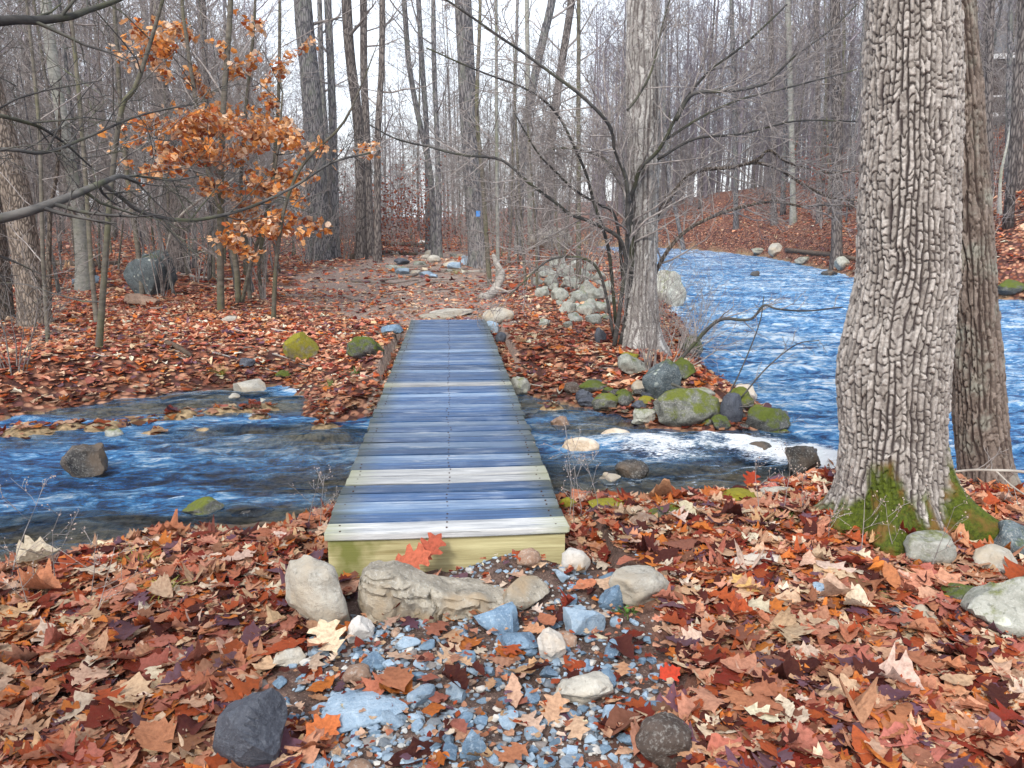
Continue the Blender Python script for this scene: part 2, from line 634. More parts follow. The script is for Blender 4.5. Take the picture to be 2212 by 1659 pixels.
def make_ground():
    xs = axis([(-150, -30, 8, 2), (-30, -8, 1.2, .25), (-8, -4, .12, .06), (-4, 5, .045, .045), (5, 10, .06, .15), (10, 40, .2, .8), (40, 220, 1, 10)])
    ys = axis([(-12, 1.5, 1.2, .3), (1.5, 10.5, .045, .045), (10.5, 16, .06, .12), (16, 50, .15, .7), (50, 260, .8, 9)])
    X, Y = np.meshgrid(xs, ys)
    x, y = X.ravel(), Y.ravel()
    F = fields(x, y)
    z = height(x, y, F)
    sd, hd, tr, pa = F
    nn = fbm2(x * 2.2, y * 2.2, 3, 5) * .3
    soil = np.maximum(sstep(.25, -.15, tr + nn * .6), sstep(.8, -.6, pa + nn * 2) * .9)
    soil = np.maximum(soil, ((np.abs(x) < .9) & (y > 3) & (y < 13.2)) * .8)
    wet = sstep(.05, -.05, sd)
    nx, ny = len(xs), len(ys)
    i = np.arange(ny - 1)[:, None] * nx
    j = np.arange(nx - 1)[None, :]
    q = np.stack([i + j, i + j + 1, i + nx + j + 1, i + nx + j], -1).reshape(-1, 4)
    mb = MB()
    mb.add(np.stack([x, y, z], 1), q)
    o = mb.build('ground', mat_ground())
    set_attr(o.data, 'soil', soil)
    set_attr(o.data, 'wet', wet)
    set_attr(o.data, 'trail', sstep(9, 5, y))
    return tag(o, kind='structure')


make_ground()

# ------------------------------------------------------------------ water
FOAM = [(1300, 955, 120, 12, .8), (1420, 972, 150, 22, 1.2), (1520, 965, 130, 18, 1.0), (1640, 968, 110, 24, 1.5), (1740, 985, 110, 24, 1.7), (1790, 1000, 70, 34, 1.7), (1560, 1010, 160, 26, .55), (1370, 990, 100, 18, .7),
        (1620, 1020, 90, 20, .5), (1270, 920, 90, 16, .6), (1200, 900, 80, 20, .5), (620, 1015, 110, 16, .5), (360, 1085, 110, 14, .55), (690, 1040, 60, 22, .4), (250, 1100, 80, 12, .35),
        (1500, 548, 130, 9, .75), (1300, 545, 60, 9, .9), (1620, 640, 110, 12, .45), (1780, 665, 90, 12, .5), (1560, 600, 120, 12, .4), (2190, 720, 60, 14, .5), (2190, 840, 60, 20, .45), (1256, 990, 55, 12, .75), (1366, 1046, 50, 10, .6), (1318, 1054, 40, 9, .6), (190, 1042, 60, 10, .5), (440, 1120, 55, 10, .5), (1640, 990, 55, 12, .9), (1470, 1040, 130, 16, .6), (1230, 1010, 60, 14, .45), (1330, 968, 60, 12, .8), (1180, 960, 40, 14, .4)]


def mat_water():
    n = NT('stream_water')
    v = n.coord((1, 1, 1), rnd=False)
    foam = n.attr('foam')
    clear = n.attr('clear')
    mp = n.n("Mapping")
    mp.inputs["Scale"].default_value = (5, 16, 8)
    tc = n.n("TexCoord")
    n.l(tc.outputs["Object"], mp.inputs[0])
    st = n.noise(mp.outputs[0], 1.6, 5, .65, 1.0)
    fine = n.noise(mp.outputs[0], 5, 4, .7, .6)
    mp2 = n.n("Mapping")
    mp2.inputs["Scale"].default_value = (2.4, 5.2, 4)
    mp2.inputs["Rotation"].default_value = (0, 0, .15)
    n.l(tc.outputs["Object"], mp2.inputs[0])
    mid = n.noise(mp2.outputs[0], 1.5, 6, .72, .8)
    cr = n.math('ADD', n.attr('sky_streak'), n.math('ADD', n.math('MULTIPLY', n.math('SUBTRACT', st, .5), .8), n.math('MULTIPLY', n.math('SUBTRACT', mid, .5), 2.1)))
    deep = n.ramp(cr, [(.2, (.006, .016, .05)), (.42, (.016, .075, .23)), (.64, (.05, .235, .52)), (.84, (.28, .50, .76)), (1.0, (.7, .8, .9))])  # reflected sky blue, navy streaks and white glints put into the water colour
    ff = n.ramp(n.math('ADD', foam, n.math('MULTIPLY', n.math('SUBTRACT', n.math('ADD', n.math('MULTIPLY', fine, .6), n.math('MULTIPLY', st, .4)), .5), 2.0)), [(.46, (0, 0, 0)), (.72, (1, 1, 1))])
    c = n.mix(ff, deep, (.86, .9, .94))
    n.bump(n.math('ADD', st, n.math('MULTIPLY', fine, .6)), .9, .08)
    m = n.fin(c, n.math('ADD', n.math('MULTIPLY', ff, .5), .1), .6)
    n.b.inputs["IOR"].default_value = 1.33
    tb = n.n("BsdfTransparent")
    tb.inputs[0].default_value = (.62, .68, .72, 1)
    mx = n.n("MixShader")
    lw = n.n("LayerWeight")
    lw.inputs[0].default_value = .16
    k = n.math('MULTIPLY', clear, n.math('SUBTRACT', 1.0, ff))
    k = n.math('MULTIPLY', k, n.math('SUBTRACT', 1.0, lw.outputs["Fresnel"]))
    n.l(k, mx.inputs[0])
    n.l(n.b.outputs[0], mx.inputs[1])
    n.l(tb.outputs[0], mx.inputs[2])
    n.l(mx.outputs[0], n.out.inputs[0])
    return m


def make_water():
    xs = axis([(-24, -5, .6, .06), (-5, 7, .03, .03), (7, 34, .05, .5)])
    ys = axis([(-6, 4, .8, .05), (4, 10, .028, .028), (10, 24, .035, .1), (24, 95, .12, .8)])
    X, Y = np.meshgrid(xs, ys)
    x, y = X.ravel(), Y.ravel()
    sd = poly_sd(WATER, x, y)
    nx, ny = len(xs), len(ys)
    ok = (sd < .45).reshape(ny, nx)
    w = wl(y)
    rap = np.zeros_like(x)
    foam = np.zeros_like(x)
    for px, py, rx, ry, s in FOAM:
        ry *= 1.35
        c = on_water(px, py)
        a = on_water(px + rx, py)
        b = on_water(px, py - ry)
        ex = max(abs(a[0] - c[0]), .05)
        ey = max(abs(b[1] - c[1]), .05)
        g = np.exp(-((x - c[0]) / ex) ** 2 - ((y - c[1]) / ey) ** 2)
        foam = np.maximum(foam, s * g)
        if s > .9:
            rap = np.maximum(rap, g)
    trib = sstep(1.0, -.5, x - 3.2) * sstep(11, 9, y)
    r1 = fbm2(x * 1.6, y * 5.0, 4, 21)
    r2 = fbm2(x * 5 + r1, y * 13, 3, 33)
    amp = .022 + .02 * (1 - trib) + .05 * rap
    z = w + amp * r1 + .010 * r2 + rap * .05
    foam = foam * .62 + np.clip(r2 * .35 + r1 * .25 - .1, 0, 1) * (.30 + .1 * (1 - trib)) * (foam * 1.5 + .5)
    foam = foam + .15 * rap * r2
    clear = (.72 * trib + .12) * (1 - .6 * rap) * sstep(-2.0, -.1, sd) + .25 * trib
    clear = np.clip(clear, 0, .92)
    r0 = fbm2(x * .55 + .4 * r1, y * 1.3, 3, 47)
    z = z + .02 * r0 * sstep(0, -.6, sd)
    clear = clear * sstep(-.55, .25, fbm2(x * .8, y * 1.6, 3, 52)) * 1.15
    clear = np.clip(clear, 0, .95)
    sky_streak = .60 + .10 * (1 - trib) + .12 * r0 + .14 * r1 + .12 * r2 - .06 * trib + .10 * trib * sstep(.5, 1.5, x)  # noise mask for the reflection streaks coloured into the water
    i = np.arange(ny - 1)[:, None]
    j = np.arange(nx - 1)[None, :]
    keep = ok[:-1, :-1] & ok[1:, :-1] & ok[:-1, 1:] & ok[1:, 1:]
    q = np.stack([i * nx + j, i * nx + j + 1, (i + 1) * nx + j + 1, (i + 1) * nx + j], -1)[keep]
    used = np.unique(q)
    mp = np.full(len(x), -1)
    mp[used] = np.arange(len(used))
    mb = MB()
    mb.add(np.stack([x, y, z], 1)[used], mp[q])
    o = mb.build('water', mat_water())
    set_attr(o.data, 'foam', foam[used])
    set_attr(o.data, 'clear', clear[used])
    set_attr(o.data, 'sky_streak', sky_streak[used])
    tag(o, kind='structure')


make_water()

# ------------------------------------------------------------------ footbridge
def mat_plank(name, a, b, edge, worn, rough=.42, wornamt=.62):
    n = NT(name)
    v = n.coord((1.2, 26, 26))
    g = n.noise(v, 1.5, 6, .7, .35)
    c = n.mix(n.ramp(g, [(.3, (0, 0, 0)), (.7, (1, 1, 1))]), a, b)
    v2 = n.coord((2.6, 38, 30))
    wv = n.ramp(n.noise(v2, 1.4, 6, .75), [(.49, (0, 0, 0)), (.62, (1, 1, 1))])
    vb = n.coord((2.3, 3.0, 1))
    wv = n.math('MULTIPLY', wv, n.ramp(n.noise(vb, 1.3, 3), [(.42, (0, 0, 0)), (.62, (1, 1, 1))]))
    c = n.mix(n.math('MULTIPLY', wv, wornamt), c, worn)
    # dark splits along the grain
    v3 = n.coord((.8, 60, 60))
    sp = n.ramp(n.noise(v3, 1.2, 4, .6), [(.64, (0, 0, 0)), (.69, (1, 1, 1))])
    c = n.mix(n.math('MULTIPLY', sp, .85), c, (.012, .012, .012))
    # algae at both plank ends
    tc = n.n("TexCoord")
    sx = n.n("SeparateXYZ")
    n.l(tc.outputs["Object"], sx.inputs[0])
    ax = n.math('ABSOLUTE', sx.outputs[0])
    al = n.ramp(n.math('ADD', ax, n.math('MULTIPLY', n.noise(v, 2, 4), .28)), [(.56, (0, 0, 0)), (.76, (1, 1, 1))])
    c = n.mix(n.math('MULTIPLY', al, .85), c, edge)
    c = n.rand_value(c, .72, 1.22)
    n.bump(n.math('SUBTRACT', g, n.math('MULTIPLY', sp, 1.5)), .55, .006)
    return n.fin(c, rough, .5)


M['plank_blue'] = mat_plank('wet_sky_tint_plank', (.012, .034, .095), (.055, .13, .28), (.05, .058, .03), (.40, .46, .54))  # sky reflection coloured into the base blue, here and on the half worn planks
M['plank_pale'] = mat_plank('weathered_pale_plank', (.13, .145, .17), (.52, .525, .52), (.26, .27, .17), (.66, .67, .67), .6, .6)
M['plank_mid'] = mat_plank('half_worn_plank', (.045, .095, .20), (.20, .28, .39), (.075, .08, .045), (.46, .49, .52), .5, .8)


def mat_lumber():
    n = NT('treated_lumber')
    v = n.coord((1.0, 18, 22))
    g = n.noise(v, 2.0, 6, .7, .5)
    c = n.mix(n.ramp(g, [(.32, (0, 0, 0)), (.66, (1, 1, 1))]), (.26, .22, .10), (.50, .46, .26))
    tc = n.n("TexCoord")
    nz = n.n("TexNoise")
    nz.inputs["Scale"].default_value = 5
    nz.inputs["Detail"].default_value = 5
    n.l(tc.outputs["Object"], nz.inputs["Vector"])
    sx = n.n("SeparateXYZ")
    n.l(tc.outputs["Object"], sx.inputs[0])
    f = n.math('ADD', nz.outputs[0], n.math('MULTIPLY', n.math('ADD', n.math('ABSOLUTE', n.math('ADD', sx.outputs[0], .5)), -.1), -1.2))
    c = n.mix(n.math('MULTIPLY', n.ramp(f, [(.42, (0, 0, 0)), (.62, (1, 1, 1))]), .8), c, (.10, .12, .012))
    n.bump(g, .4, .006)
    return n.fin(c, .7, .3)


M['lumber'] = mat_lumber()


def make_bridge():
    br = empty('footbridge', (-.03, 8.28, -.5), 'narrow plank footbridge with wet boards coloured with sky reflection crossing the side stream', 'bridge')
    rg = np.random.default_rng(4)
    pitch = .1516
    y = 3.68

    def plank_mesh(seed):
        r2 = np.random.default_rng(seed)
        bm = bmesh.new()
        bmesh.ops.create_cube(bm, size=1)
        bmesh.ops.scale(bm, vec=(1.22, .1372, .038), verts=bm.verts)
        bmesh.ops.bevel(bm, geom=bm.edges[:], offset=.005, segments=2, affect='EDGES')
        bmesh.ops.bisect_plane(bm, geom=bm.verts[:] + bm.edges[:] + bm.faces[:], plane_co=(.2, 0, 0), plane_no=(1, 0, 0))
        bmesh.ops.bisect_plane(bm, geom=bm.verts[:] + bm.edges[:] + bm.faces[:], plane_co=(-.25, 0, 0), plane_no=(1, 0, 0))
        for v in bm.verts:
            v.co.z += .003 * math.sin(v.co.x * 3 + seed) + .002 * math.sin(v.co.y * 30 + seed)
            v.co.y += .0025 * math.sin(v.co.x * 2.3 + seed * 2)
            v.co.x += r2.uniform(-.004, .004)
        for sx_ in (-.54, 0, .54):
            for sy_ in (-.035, .035):
                r_ = bmesh.ops.create_cone(bm, cap_ends=True, segments=8, radius1=.0055, radius2=.005, depth=.006, matrix=Matrix.Translation((sx_ + r2.uniform(-.01, .01), sy_ + r2.uniform(-.01, .01), .0185)))
                for f_ in {f for v in r_['verts'] for f in v.link_faces}:
                    f_.material_index = 1
        me = bpy.data.meshes.new('plank')
        bm.to_mesh(me)
        bm.free()
        for p in me.polygons:
            p.use_smooth = False
        return me
    nail = NT('rusty_nail')
    nail.fin((.05, .028, .02), .6, .3)
    proto = {}
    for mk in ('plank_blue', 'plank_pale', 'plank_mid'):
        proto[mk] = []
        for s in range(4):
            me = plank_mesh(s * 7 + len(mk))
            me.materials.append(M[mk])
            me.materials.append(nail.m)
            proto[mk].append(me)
    pale = {0, 5, 6, 24}
    mid = {2, 8, 10, 12, 14, 18, 21, 25, 29, 33, 38, 42, 47}
    n = int(round((12.88 - y) / pitch))
    for i in range(n):
        mk = 'plank_pale' if i in pale else ('plank_mid' if i in mid else 'plank_blue')
        o = bpy.data.objects.new('plank', proto[mk][rg.integers(4)])
        COL.objects.link(o)
        o.parent = br
        o.location = (rg.normal(0, .005), y + i * pitch - 8.28 + .07, .5 - .019 + rg.normal(0, .0022) + (.012 if i == 24 else 0))
        o.rotation_euler = (rg.normal(0, .004), rg.normal(0, .002), rg.normal(0, .0022) + (math.pi if rg.random() < .5 else 0))
        if i in pale:
            o['label'] = 'weathered pale grey plank'
        # nail heads
    for x in (-.54, .0, .54):
        mb = MB()
        mb.box((x - .02, -4.5, .5 - .038 - .19), (x + .02, 4.56, .5 - .0385))
        mb.build('stringer', M['lumber'], br, smooth=False)
    mb = MB()
    mb.box((-.595, -4.58, .5 - .04 - .205), (.592, -4.543, .5 - .042))
    mb.build('sill_beam', M['lumber'], br, smooth=False)
    mb = MB()
    mb.box((-.595, 4.563, .5 - .04 - .2), (.592, 4.6, .5 - .042))
    mb.build('sill_beam', M['lumber'], br, smooth=False)


make_bridge()

# ------------------------------------------------------------------ rocks
def ico(sub):
    bm = bmesh.new()
    bmesh.ops.create_icosphere(bm, subdivisions=sub, radius=1)
    bm.verts.ensure_lookup_table()
    v = np.array([p.co[:] for p in bm.verts])
    t = np.array([[q.index for q in f.verts] for f in bm.faces])
    bm.free()
    return v, t


ICO = {s: ico(s) for s in (1, 2, 3, 4, 5)}


def rock_shape(kind, seed, sub=4):
    rg = np.random.default_rng(seed)
    v, t = ICO[sub]
    v = v.copy()
    pw = {'round': .92, 'boulder': .78, 'angular': .55, 'slab': .5}[kind]
    v = np.sign(v) * np.abs(v) ** pw
    v /= np.abs(v).max()
    ra = rg.normal(0, .5, 3)
    v = v @ np.array(Matrix.Rotation(ra[0], 3, 'X') @ Matrix.Rotation(ra[1], 3, 'Y') @ Matrix.Rotation(ra[2] * 2, 3, 'Z')).T if kind not in ('slab',) else v
    if kind == 'round':
        K, lo, hi, nz = 7, .74, .95, .10
    elif kind == 'boulder':
        K, lo, hi, nz = 12, .62, .95, .13
    elif kind == 'angular':
        K, lo, hi, nz = 10, .5, .85, .035
    else:                                     # slab / ledge
        K, lo, hi, nz = 13, .66, 1.0, .06
    for _ in range(K):
        nrm = rg.normal(size=3)
        nrm /= np.linalg.norm(nrm)
        o = rg.uniform(lo, hi)
        d = v @ nrm - o
        v -= np.outer(np.maximum(d, 0), nrm)
    n = fbm(v * 1.7 + seed * 3.1, 5, seed % 97, .55)
    v *= (1 + nz * n)[:, None]
    if kind in ('angular', 'slab'):
        v += .018 * fbm(v * 7 + seed, 3, seed % 89)[:, None] * np.sign(v)
    v -= (v.max(0) + v.min(0)) / 2
    v /= (v.max(0) - v.min(0)) / 2
    return v, t


_rk = [100]


def rock(label, cx, top, bot, w, kind, mat, depth=1.0, yaw=None, tilt=0, cat='rock', group=None, sink=.22, name='rock', water=False, seed=None, hs=1.0, sharp=None, at=None):
    """a stone seen in the photo from pixel row top to bot around column cx, w pixels wide"""
    _rk[0] += 1
    sd = seed if seed is not None else _rk[0]
    rg = np.random.default_rng(sd)
    g = on_ground(cx, bot - .18 * (bot - top)) if at is None else np.array(at, float)
    y = g[1]
    m = mpp(y * math.cos(YAW) + .0)
    W = w * m * 1.12
    th = math.atan2(EYE - g[2], y)
    dpt = W * depth
    Hh = max((bot - top) * m * 1.12 - dpt * math.sin(th) * .75, (bot - top) * m * .45) / math.cos(th) * hs
    v, t = rock_shape(kind, sd)
    full = Hh * (1 + sink)
    v = v * np.array([W / 2, dpt / 2, full / 2])
    if tilt:
        c, s = math.cos(R(tilt)), math.sin(R(tilt))
        v = v @ np.array([[c, 0, s], [0, 1, 0], [-s, 0, c]]).T
    a = R(yaw if yaw is not None else rg.uniform(-18, 18))
    c, s = math.cos(a), math.sin(a)
    v = v @ np.array([[c, -s, 0], [s, c, 0], [0, 0, 1]]).T
    mb = MB()
    mb.add(v, t=t)
    o = mb.build(name, M[mat], smooth=True, sharp=sharp or (24 if kind in ('angular', 'slab') else (38 if kind == 'boulder' else None)))
    zb = max(g[2], float(wl(y)) - .06) if water else g[2]
    o.location = (g[0], g[1] + dpt * .12, zb + full / 2 - Hh * sink)
    return tag(o, label, cat, group)


# the stones round the near end of the bridge
rock('pale grey slab leaning at the left corner of the bridge', 690, 1232, 1372, 140, 'boulder', 'granite', .8, -25, -24, hs=1.25, seed=207)
def ledge():
    """the long layered step stone: its outline in plan and height, with real broken strata"""
    top = [(770, 1268), (782, 1238), (800, 1226), (850, 1226), (890, 1246), (930, 1262), (990, 1268), (1040, 1272), (1090, 1292), (1120, 1302)]
    bot = [(770, 1300), (782, 1325), (800, 1338), (850, 1358), (890, 1352), (930, 1342), (990, 1322), (1040, 1312), (1090, 1312), (1120, 1312)]
    nx, ns = 130, 64
    yf = 3.16
    px = np.linspace(770, 1120, nx)
    zt = np.array([at_y(a, np.interp(a, *zip(*top)), yf + .12)[2] for a in px])
    zb = np.array([at_y(a, np.interp(a, *zip(*bot)), yf)[2] for a in px]) - .06
    xw = np.array([at_y(a, 1290, yf + .05)[0] for a in px])
    tt = np.linspace(0, 1, nx)
    endw = np.sqrt(np.clip(1 - np.abs(2 * tt - 1) ** 5, 0.02, 1))
    V = np.zeros((nx, ns, 3))
    th = np.linspace(0, 2 * math.pi, ns, endpoint=False)
    cy_ = np.sign(np.cos(th)) * np.abs(np.cos(th)) ** .42
    cz_ = np.sign(np.sin(th)) * np.abs(np.sin(th)) ** .42
    for i in range(nx):
        h = max((zt[i] - zb[i]) / 2, .03)
        d = .15 * endw[i] * (1 - .25 * tt[i])
        V[i, :, 0] = xw[i]
        V[i, :, 1] = yf + .13 + cy_ * d
        V[i, :, 2] = zb[i] + h + cz_ * h
    P = V.reshape(-1, 3)
    n1 = fbm(P * np.array([5, 5, 9.0]), 4, 5)
    lay = P[:, 2] * 26 + P[:, 0] * 3.2 + n1 * .8
    stepf = (lay - np.floor(lay))
    front = np.tile(sstep(.2, -.6, cy_), nx)
    P[:, 1] += front * (.022 * sstep(.0, .25, stepf) * (1 - sstep(.5, 1, stepf)) + .03 * n1 * .6)
    P[:, 2] += .016 * fbm(P * 9, 4, 8)
    P[:, 1] += .010 * fbm(P * 24, 3, 9)
    crk = np.exp(-((P[:, 0] - (xw[62] + .03 * fbm(P * np.array([0, 0, 18.0]), 2, 3))) / .006) ** 2)
    P[:, 1] += crk * .03 * front
    P[:, 0] += .012 * fbm(P * np.array([0, 14, 14.0]), 3, 11)
    c0 = P.mean(0)
    i = np.arange(nx - 1)[:, None] * ns
    j = np.arange(ns)[None, :]
    j2 = (j + 1) % ns
    q = np.stack([i + j, i + j2, i + ns + j2, i + ns + j], -1).reshape(-1, 4)
    mb = MB()
    mb.add(P - c0, q)
    e0, e1 = np.arange(ns), (nx - 1) * ns + np.arange(ns)
    mb.add(np.array([(P[e0]).mean(0) - c0, P[e1].mean(0) - c0]))
    a, b = nx * ns, nx * ns + 1
    mb.t.append(np.stack([np.full(ns, a), (e0 + 1) % ns, e0], 1))
    mb.t.append(np.stack([np.full(ns, b), e1, (nx - 1) * ns + (np.arange(ns) + 1) % ns], 1))
    o = mb.build('rock', M['ledge'], sharp=32)
    o.location = c0
    tag(o, 'long brown cracked ledge stone forming the step before the bridge', 'rock')


ledge()
rock('jagged brown end stone at the right tip of the long ledge', 1135, 1248, 1320, 112, 'angular', 'ledge', .6, 20, 0)
rock('dark green mossy stone tucked under the bridge sill', 1030, 1168, 1225, 96, 'boulder', 'mossdark', .7)
rock('brown cobble half buried beside the mossy stone under the bridge', 1143, 1195, 1240, 52, 'round', 'brown', .9)
rock('round speckled pale stone at the right corner of the bridge', 1243, 1190, 1248, 62, 'round', 'white_stone', .9)
rock('large smooth rounded pale boulder right of the trail', 1382, 1220, 1310, 128, 'round', 'granite', .85, seed=77)
rock('blue wedge shaped stone leaning on the smooth pale boulder', 1332, 1258, 1322, 78, 'angular', 'blue', .7)
rock('peaked blue stone below the ledge step', 1072, 1308, 1380, 96, 'angular', 'blue', .8, 10, seed=61)
rock('squarish blue block in the middle of the trail', 1122, 1365, 1420, 72, 'angular', 'blue', .9, 15, seed=64)
rock('sloping pale blue slab at the right edge of the trail', 1256, 1310, 1378, 84, 'slab', 'blue_pale', .8, 30, 15)
rock('white pointed stone right of the squarish blue block', 1192, 1365, 1440, 62, 'boulder', 'white_stone', .8)
rock('pale smooth half buried stone low on the right of the trail', 1262, 1455, 1535, 128, 'boulder', 'granite', .7, -8, 0, seed=90)
rock('wide flat pale blue flagstone on the left of the trail', 785, 1485, 1570, 180, 'slab', 'blue_pale', .75, 12, 0, hs=.6, seed=93)
rock('big dark jagged slab tilted up from the leaves', 545, 1525, 1690, 165, 'angular', 'dark', .75, -35, 18, hs=1.15, seed=95)
rock('round brown cobble beside the pale oak leaf', 768, 1434, 1480, 64, 'round', 'brown', .9)
rock('small pale blue stone alone in the leaves on the left', 478, 1486, 1527, 58, 'angular', 'blue_pale', .8)
rock('whitish stone below the leaning slab', 780, 1336, 1398, 58, 'boulder', 'white_stone', .8)
rock('grey stone left of the pale oak leaf', 622, 1396, 1440, 68, 'boulder', 'granite', .8)
rock('blue upright stone at the bottom of the trail', 1025, 1575, 1650, 60, 'angular', 'blue', .8, 8)
rock('dark brown rounded boulder at the lower right of the trail', 1440, 1540, 1668, 140, 'round', 'darkbrown', .85, hs=1.0)
rock('pale flat stone half covered by leaves on the right bank', 1640, 1196, 1243, 142, 'boulder', 'white_stone', .5, 4)
rock('small flat blue white stone in the leaves on the right', 1785, 1255, 1292, 84, 'slab', 'blue_pale', .6)
rock('small purple grey stone sunk in leaves', 1935, 1305, 1343, 82, 'boulder', 'dark', .6)
rock('small grey speckled stone next to the purple one', 1995, 1310, 1352, 70, 'boulder', 'granite', .7)
rock('pale boulder in front of the mossy oak roots', 2012, 1147, 1232, 118, 'round', 'lichenpale', .8)
rock('moss capped low stone among leaves at the right', 2082, 1256, 1315, 90, 'round', 'mossdark', .8)
rock('big grey lichen boulder at the right edge of the frame', 2190, 1250, 1400, 190, 'boulder', 'lichenpale', .8, hs=1.1)
rock('grey lichen stone behind the big edge boulder', 2205, 1125, 1215, 110, 'boulder', 'lichen', .8)
rock('smaller grey stone between the two edge boulders', 2150, 1180, 1255, 92, 'boulder', 'granite', .9)
rock('stone with a green moss cap by the right bridge corner', 1320, 1075, 1112, 92, 'boulder', 'mossgold', .7)
rock('small golden mossy stone touching the right bridge side', 1228, 1076, 1110, 40, 'boulder', 'mossgold', .8)
rock('reddish stone at the water edge right of the bridge', 1390, 1110, 1145, 60, 'boulder', 'brown', .8)
rock('grey stone at the water edge with a moss streak', 1440, 1095, 1130, 72, 'boulder', 'mossy', .7)
rock('low golden mossy boulder at the edge of the rapids', 1590, 1055, 1090, 92, 'round', 'mossgold', .7)
rock('grey stone among red leaves before the oak', 1680, 1048, 1082, 74, 'boulder', 'granite', .7)
# stones in the side stream
W_ = dict(water=True)
rock('dark wet rock with a tan top in the left stream', 190, 972, 1040, 86, 'boulder', 'wetdark', .8, **W_, hs=1.1)
rock('pale flat topped rock at the far edge of the left stream', 540, 826, 858, 62, 'slab', 'granite', .7, **W_)
rock('small grey stone beside the pale flat topped rock', 506, 852, 868, 24, 'round', 'granite', .8, **W_)
rock('small smooth pale green stone by the leaf raft', 245, 930, 955, 34, 'round', 'lichenpale', .9, **W_)
rock('mossy grey rock with a cap of wet leaves in the stream', 440, 1074, 1120, 76, 'boulder', 'mossy', .8, **W_)
rock('low dark rock awash left of the bridge', 545, 1095, 1118, 84, 'boulder', 'wetdark', .6, **W_)
rock('tan rock splashed by water right of the bridge', 1256, 948, 992, 76, 'round', 'tan', .8, **W_)
rock('tan rock farther up beside the rapids', 1330, 926, 962, 62, 'round', 'tan', .8, **W_)
rock('dark wet rock in the middle of the rapids', 1366, 1000, 1050, 66, 'boulder', 'wetdark', .85, **W_, hs=1.1)
rock('grey wet rock left of the dark rapids rock', 1318, 1020, 1056, 46, 'boulder', 'granite', .8, **W_)
rock('dark pyramid rock at the rapids beside the oak', 1738, 970, 1048, 72, 'boulder', 'wetdark', .9, **W_, hs=1.1)
rock('rounded rock under white water near the river mouth', 1640, 955, 990, 62, 'round', 'wetdark', .8, **W_)
rock('pinkish rock at the head of the rapids', 1212, 880, 940, 40, 'boulder', 'brown', .9, **W_, hs=.5)
# the point between stream and river
rock('blue lichen boulder standing on the gravel point', 1430, 795, 868, 78, 'round', 'lichen', .85, 0, 20, hs=1.15, seed=12)
rock('long mossy boulder lying on the gravel point', 1487, 858, 930, 138, 'round', 'mossy', .6, 3, 0, hs=1.15, seed=17)
rock('dark blue oval stone right of the long mossy boulder', 1580, 866, 918, 48, 'round', 'dark', .8, hs=1.15)
rock('low dark mossy boulder at the tip of the gravel point', 1660, 886, 942, 88, 'round', 'mossdark', .8, hs=1.1)
rock('green mossy boulder behind the dark blue oval stone', 1600, 846, 890, 66, 'boulder', 'mossy', .8, hs=1.1)
rock('white angular stone behind the green mossy boulder', 1612, 834, 872, 46, 'boulder', 'white_stone', .8)
rock('pale green smooth stone behind the long mossy boulder', 1510, 842, 872, 66, 'round', 'lichenpale', .8)
rock('pale lumpy boulder beside the bent shrub', 1372, 772, 812, 68, 'boulder', 'pile', .8, hs=1.1)
rock('yellow capped stone behind the pale lumpy boulder', 1362, 765, 790, 40, 'boulder', 'mossgold', .8)
rock('mossy dark stone at the river edge behind the shrub', 1493, 732, 775, 48, 'boulder', 'mossdark', .9)
rock('second mossy dark stone nearer along the river edge', 1482, 780, 825, 52, 'boulder', 'mossdark', .9)
rock('brown mossy stone at the top of the rapids', 1285, 824, 850, 62, 'round', 'mossdark', .8)
rock('dark blue stone in the row along the rapids', 1262, 848, 878, 34, 'boulder', 'dark', .9)
rock('grey stone with mossy flank in the row along the rapids', 1308, 852, 892, 54, 'round', 'mossy', .9)
rock('tiny mossy stone between two larger ones on the point', 1352, 848, 880, 36, 'round', 'mossdark', .9)
rock('small green moss ball stone left of the long boulder', 1398, 856, 878, 34, 'round', 'mossgold', .9)
rock('pale green stone half under the long mossy boulder', 1392, 884, 918, 52, 'boulder', 'lichenpale', .8, **W_)
rock('grey brown stone left of the blue lichen boulder', 1384, 826, 852, 38, 'boulder', 'granite', .9)
rock('dark stone wedged beneath the blue lichen boulder', 1402, 850, 872, 30, 'boulder', 'dark', .9)
rock('pale stone on the right side of the far deck end', 1122, 820, 858, 44, 'boulder', 'lichenpale', .9)
rock('small brown rock by the stream under the right bank', 1237, 832, 858, 34, 'boulder', 'darkbrown', .9)
rock('brown mossy cobble behind the green boulder on the point', 1556, 900, 932, 40, 'boulder', 'mossdark', .8)
rock('wide grey boulder in the river behind the peeling tree', 1440, 605, 668, 78, 'boulder', 'lichenpale', .8, hs=1.1)
_rp = np.random.default_rng(44)
for k in range(26):
    a = _rp.uniform(1260, 1700)
    b = np.interp(a, [1260, 1400, 1560, 1700], [862, 880, 905, 925]) + _rp.uniform(-34, 16)
    w = _rp.uniform(18, 40)
    rock('one of the small dark stones filling the gaps on the gravel point', a, b - w * .3, b + w * .3, w, 'boulder', ['mossdark', 'dark', 'wetdark', 'mossy'][k % 4], .9, group='small stones filling the gravel point', water=True)
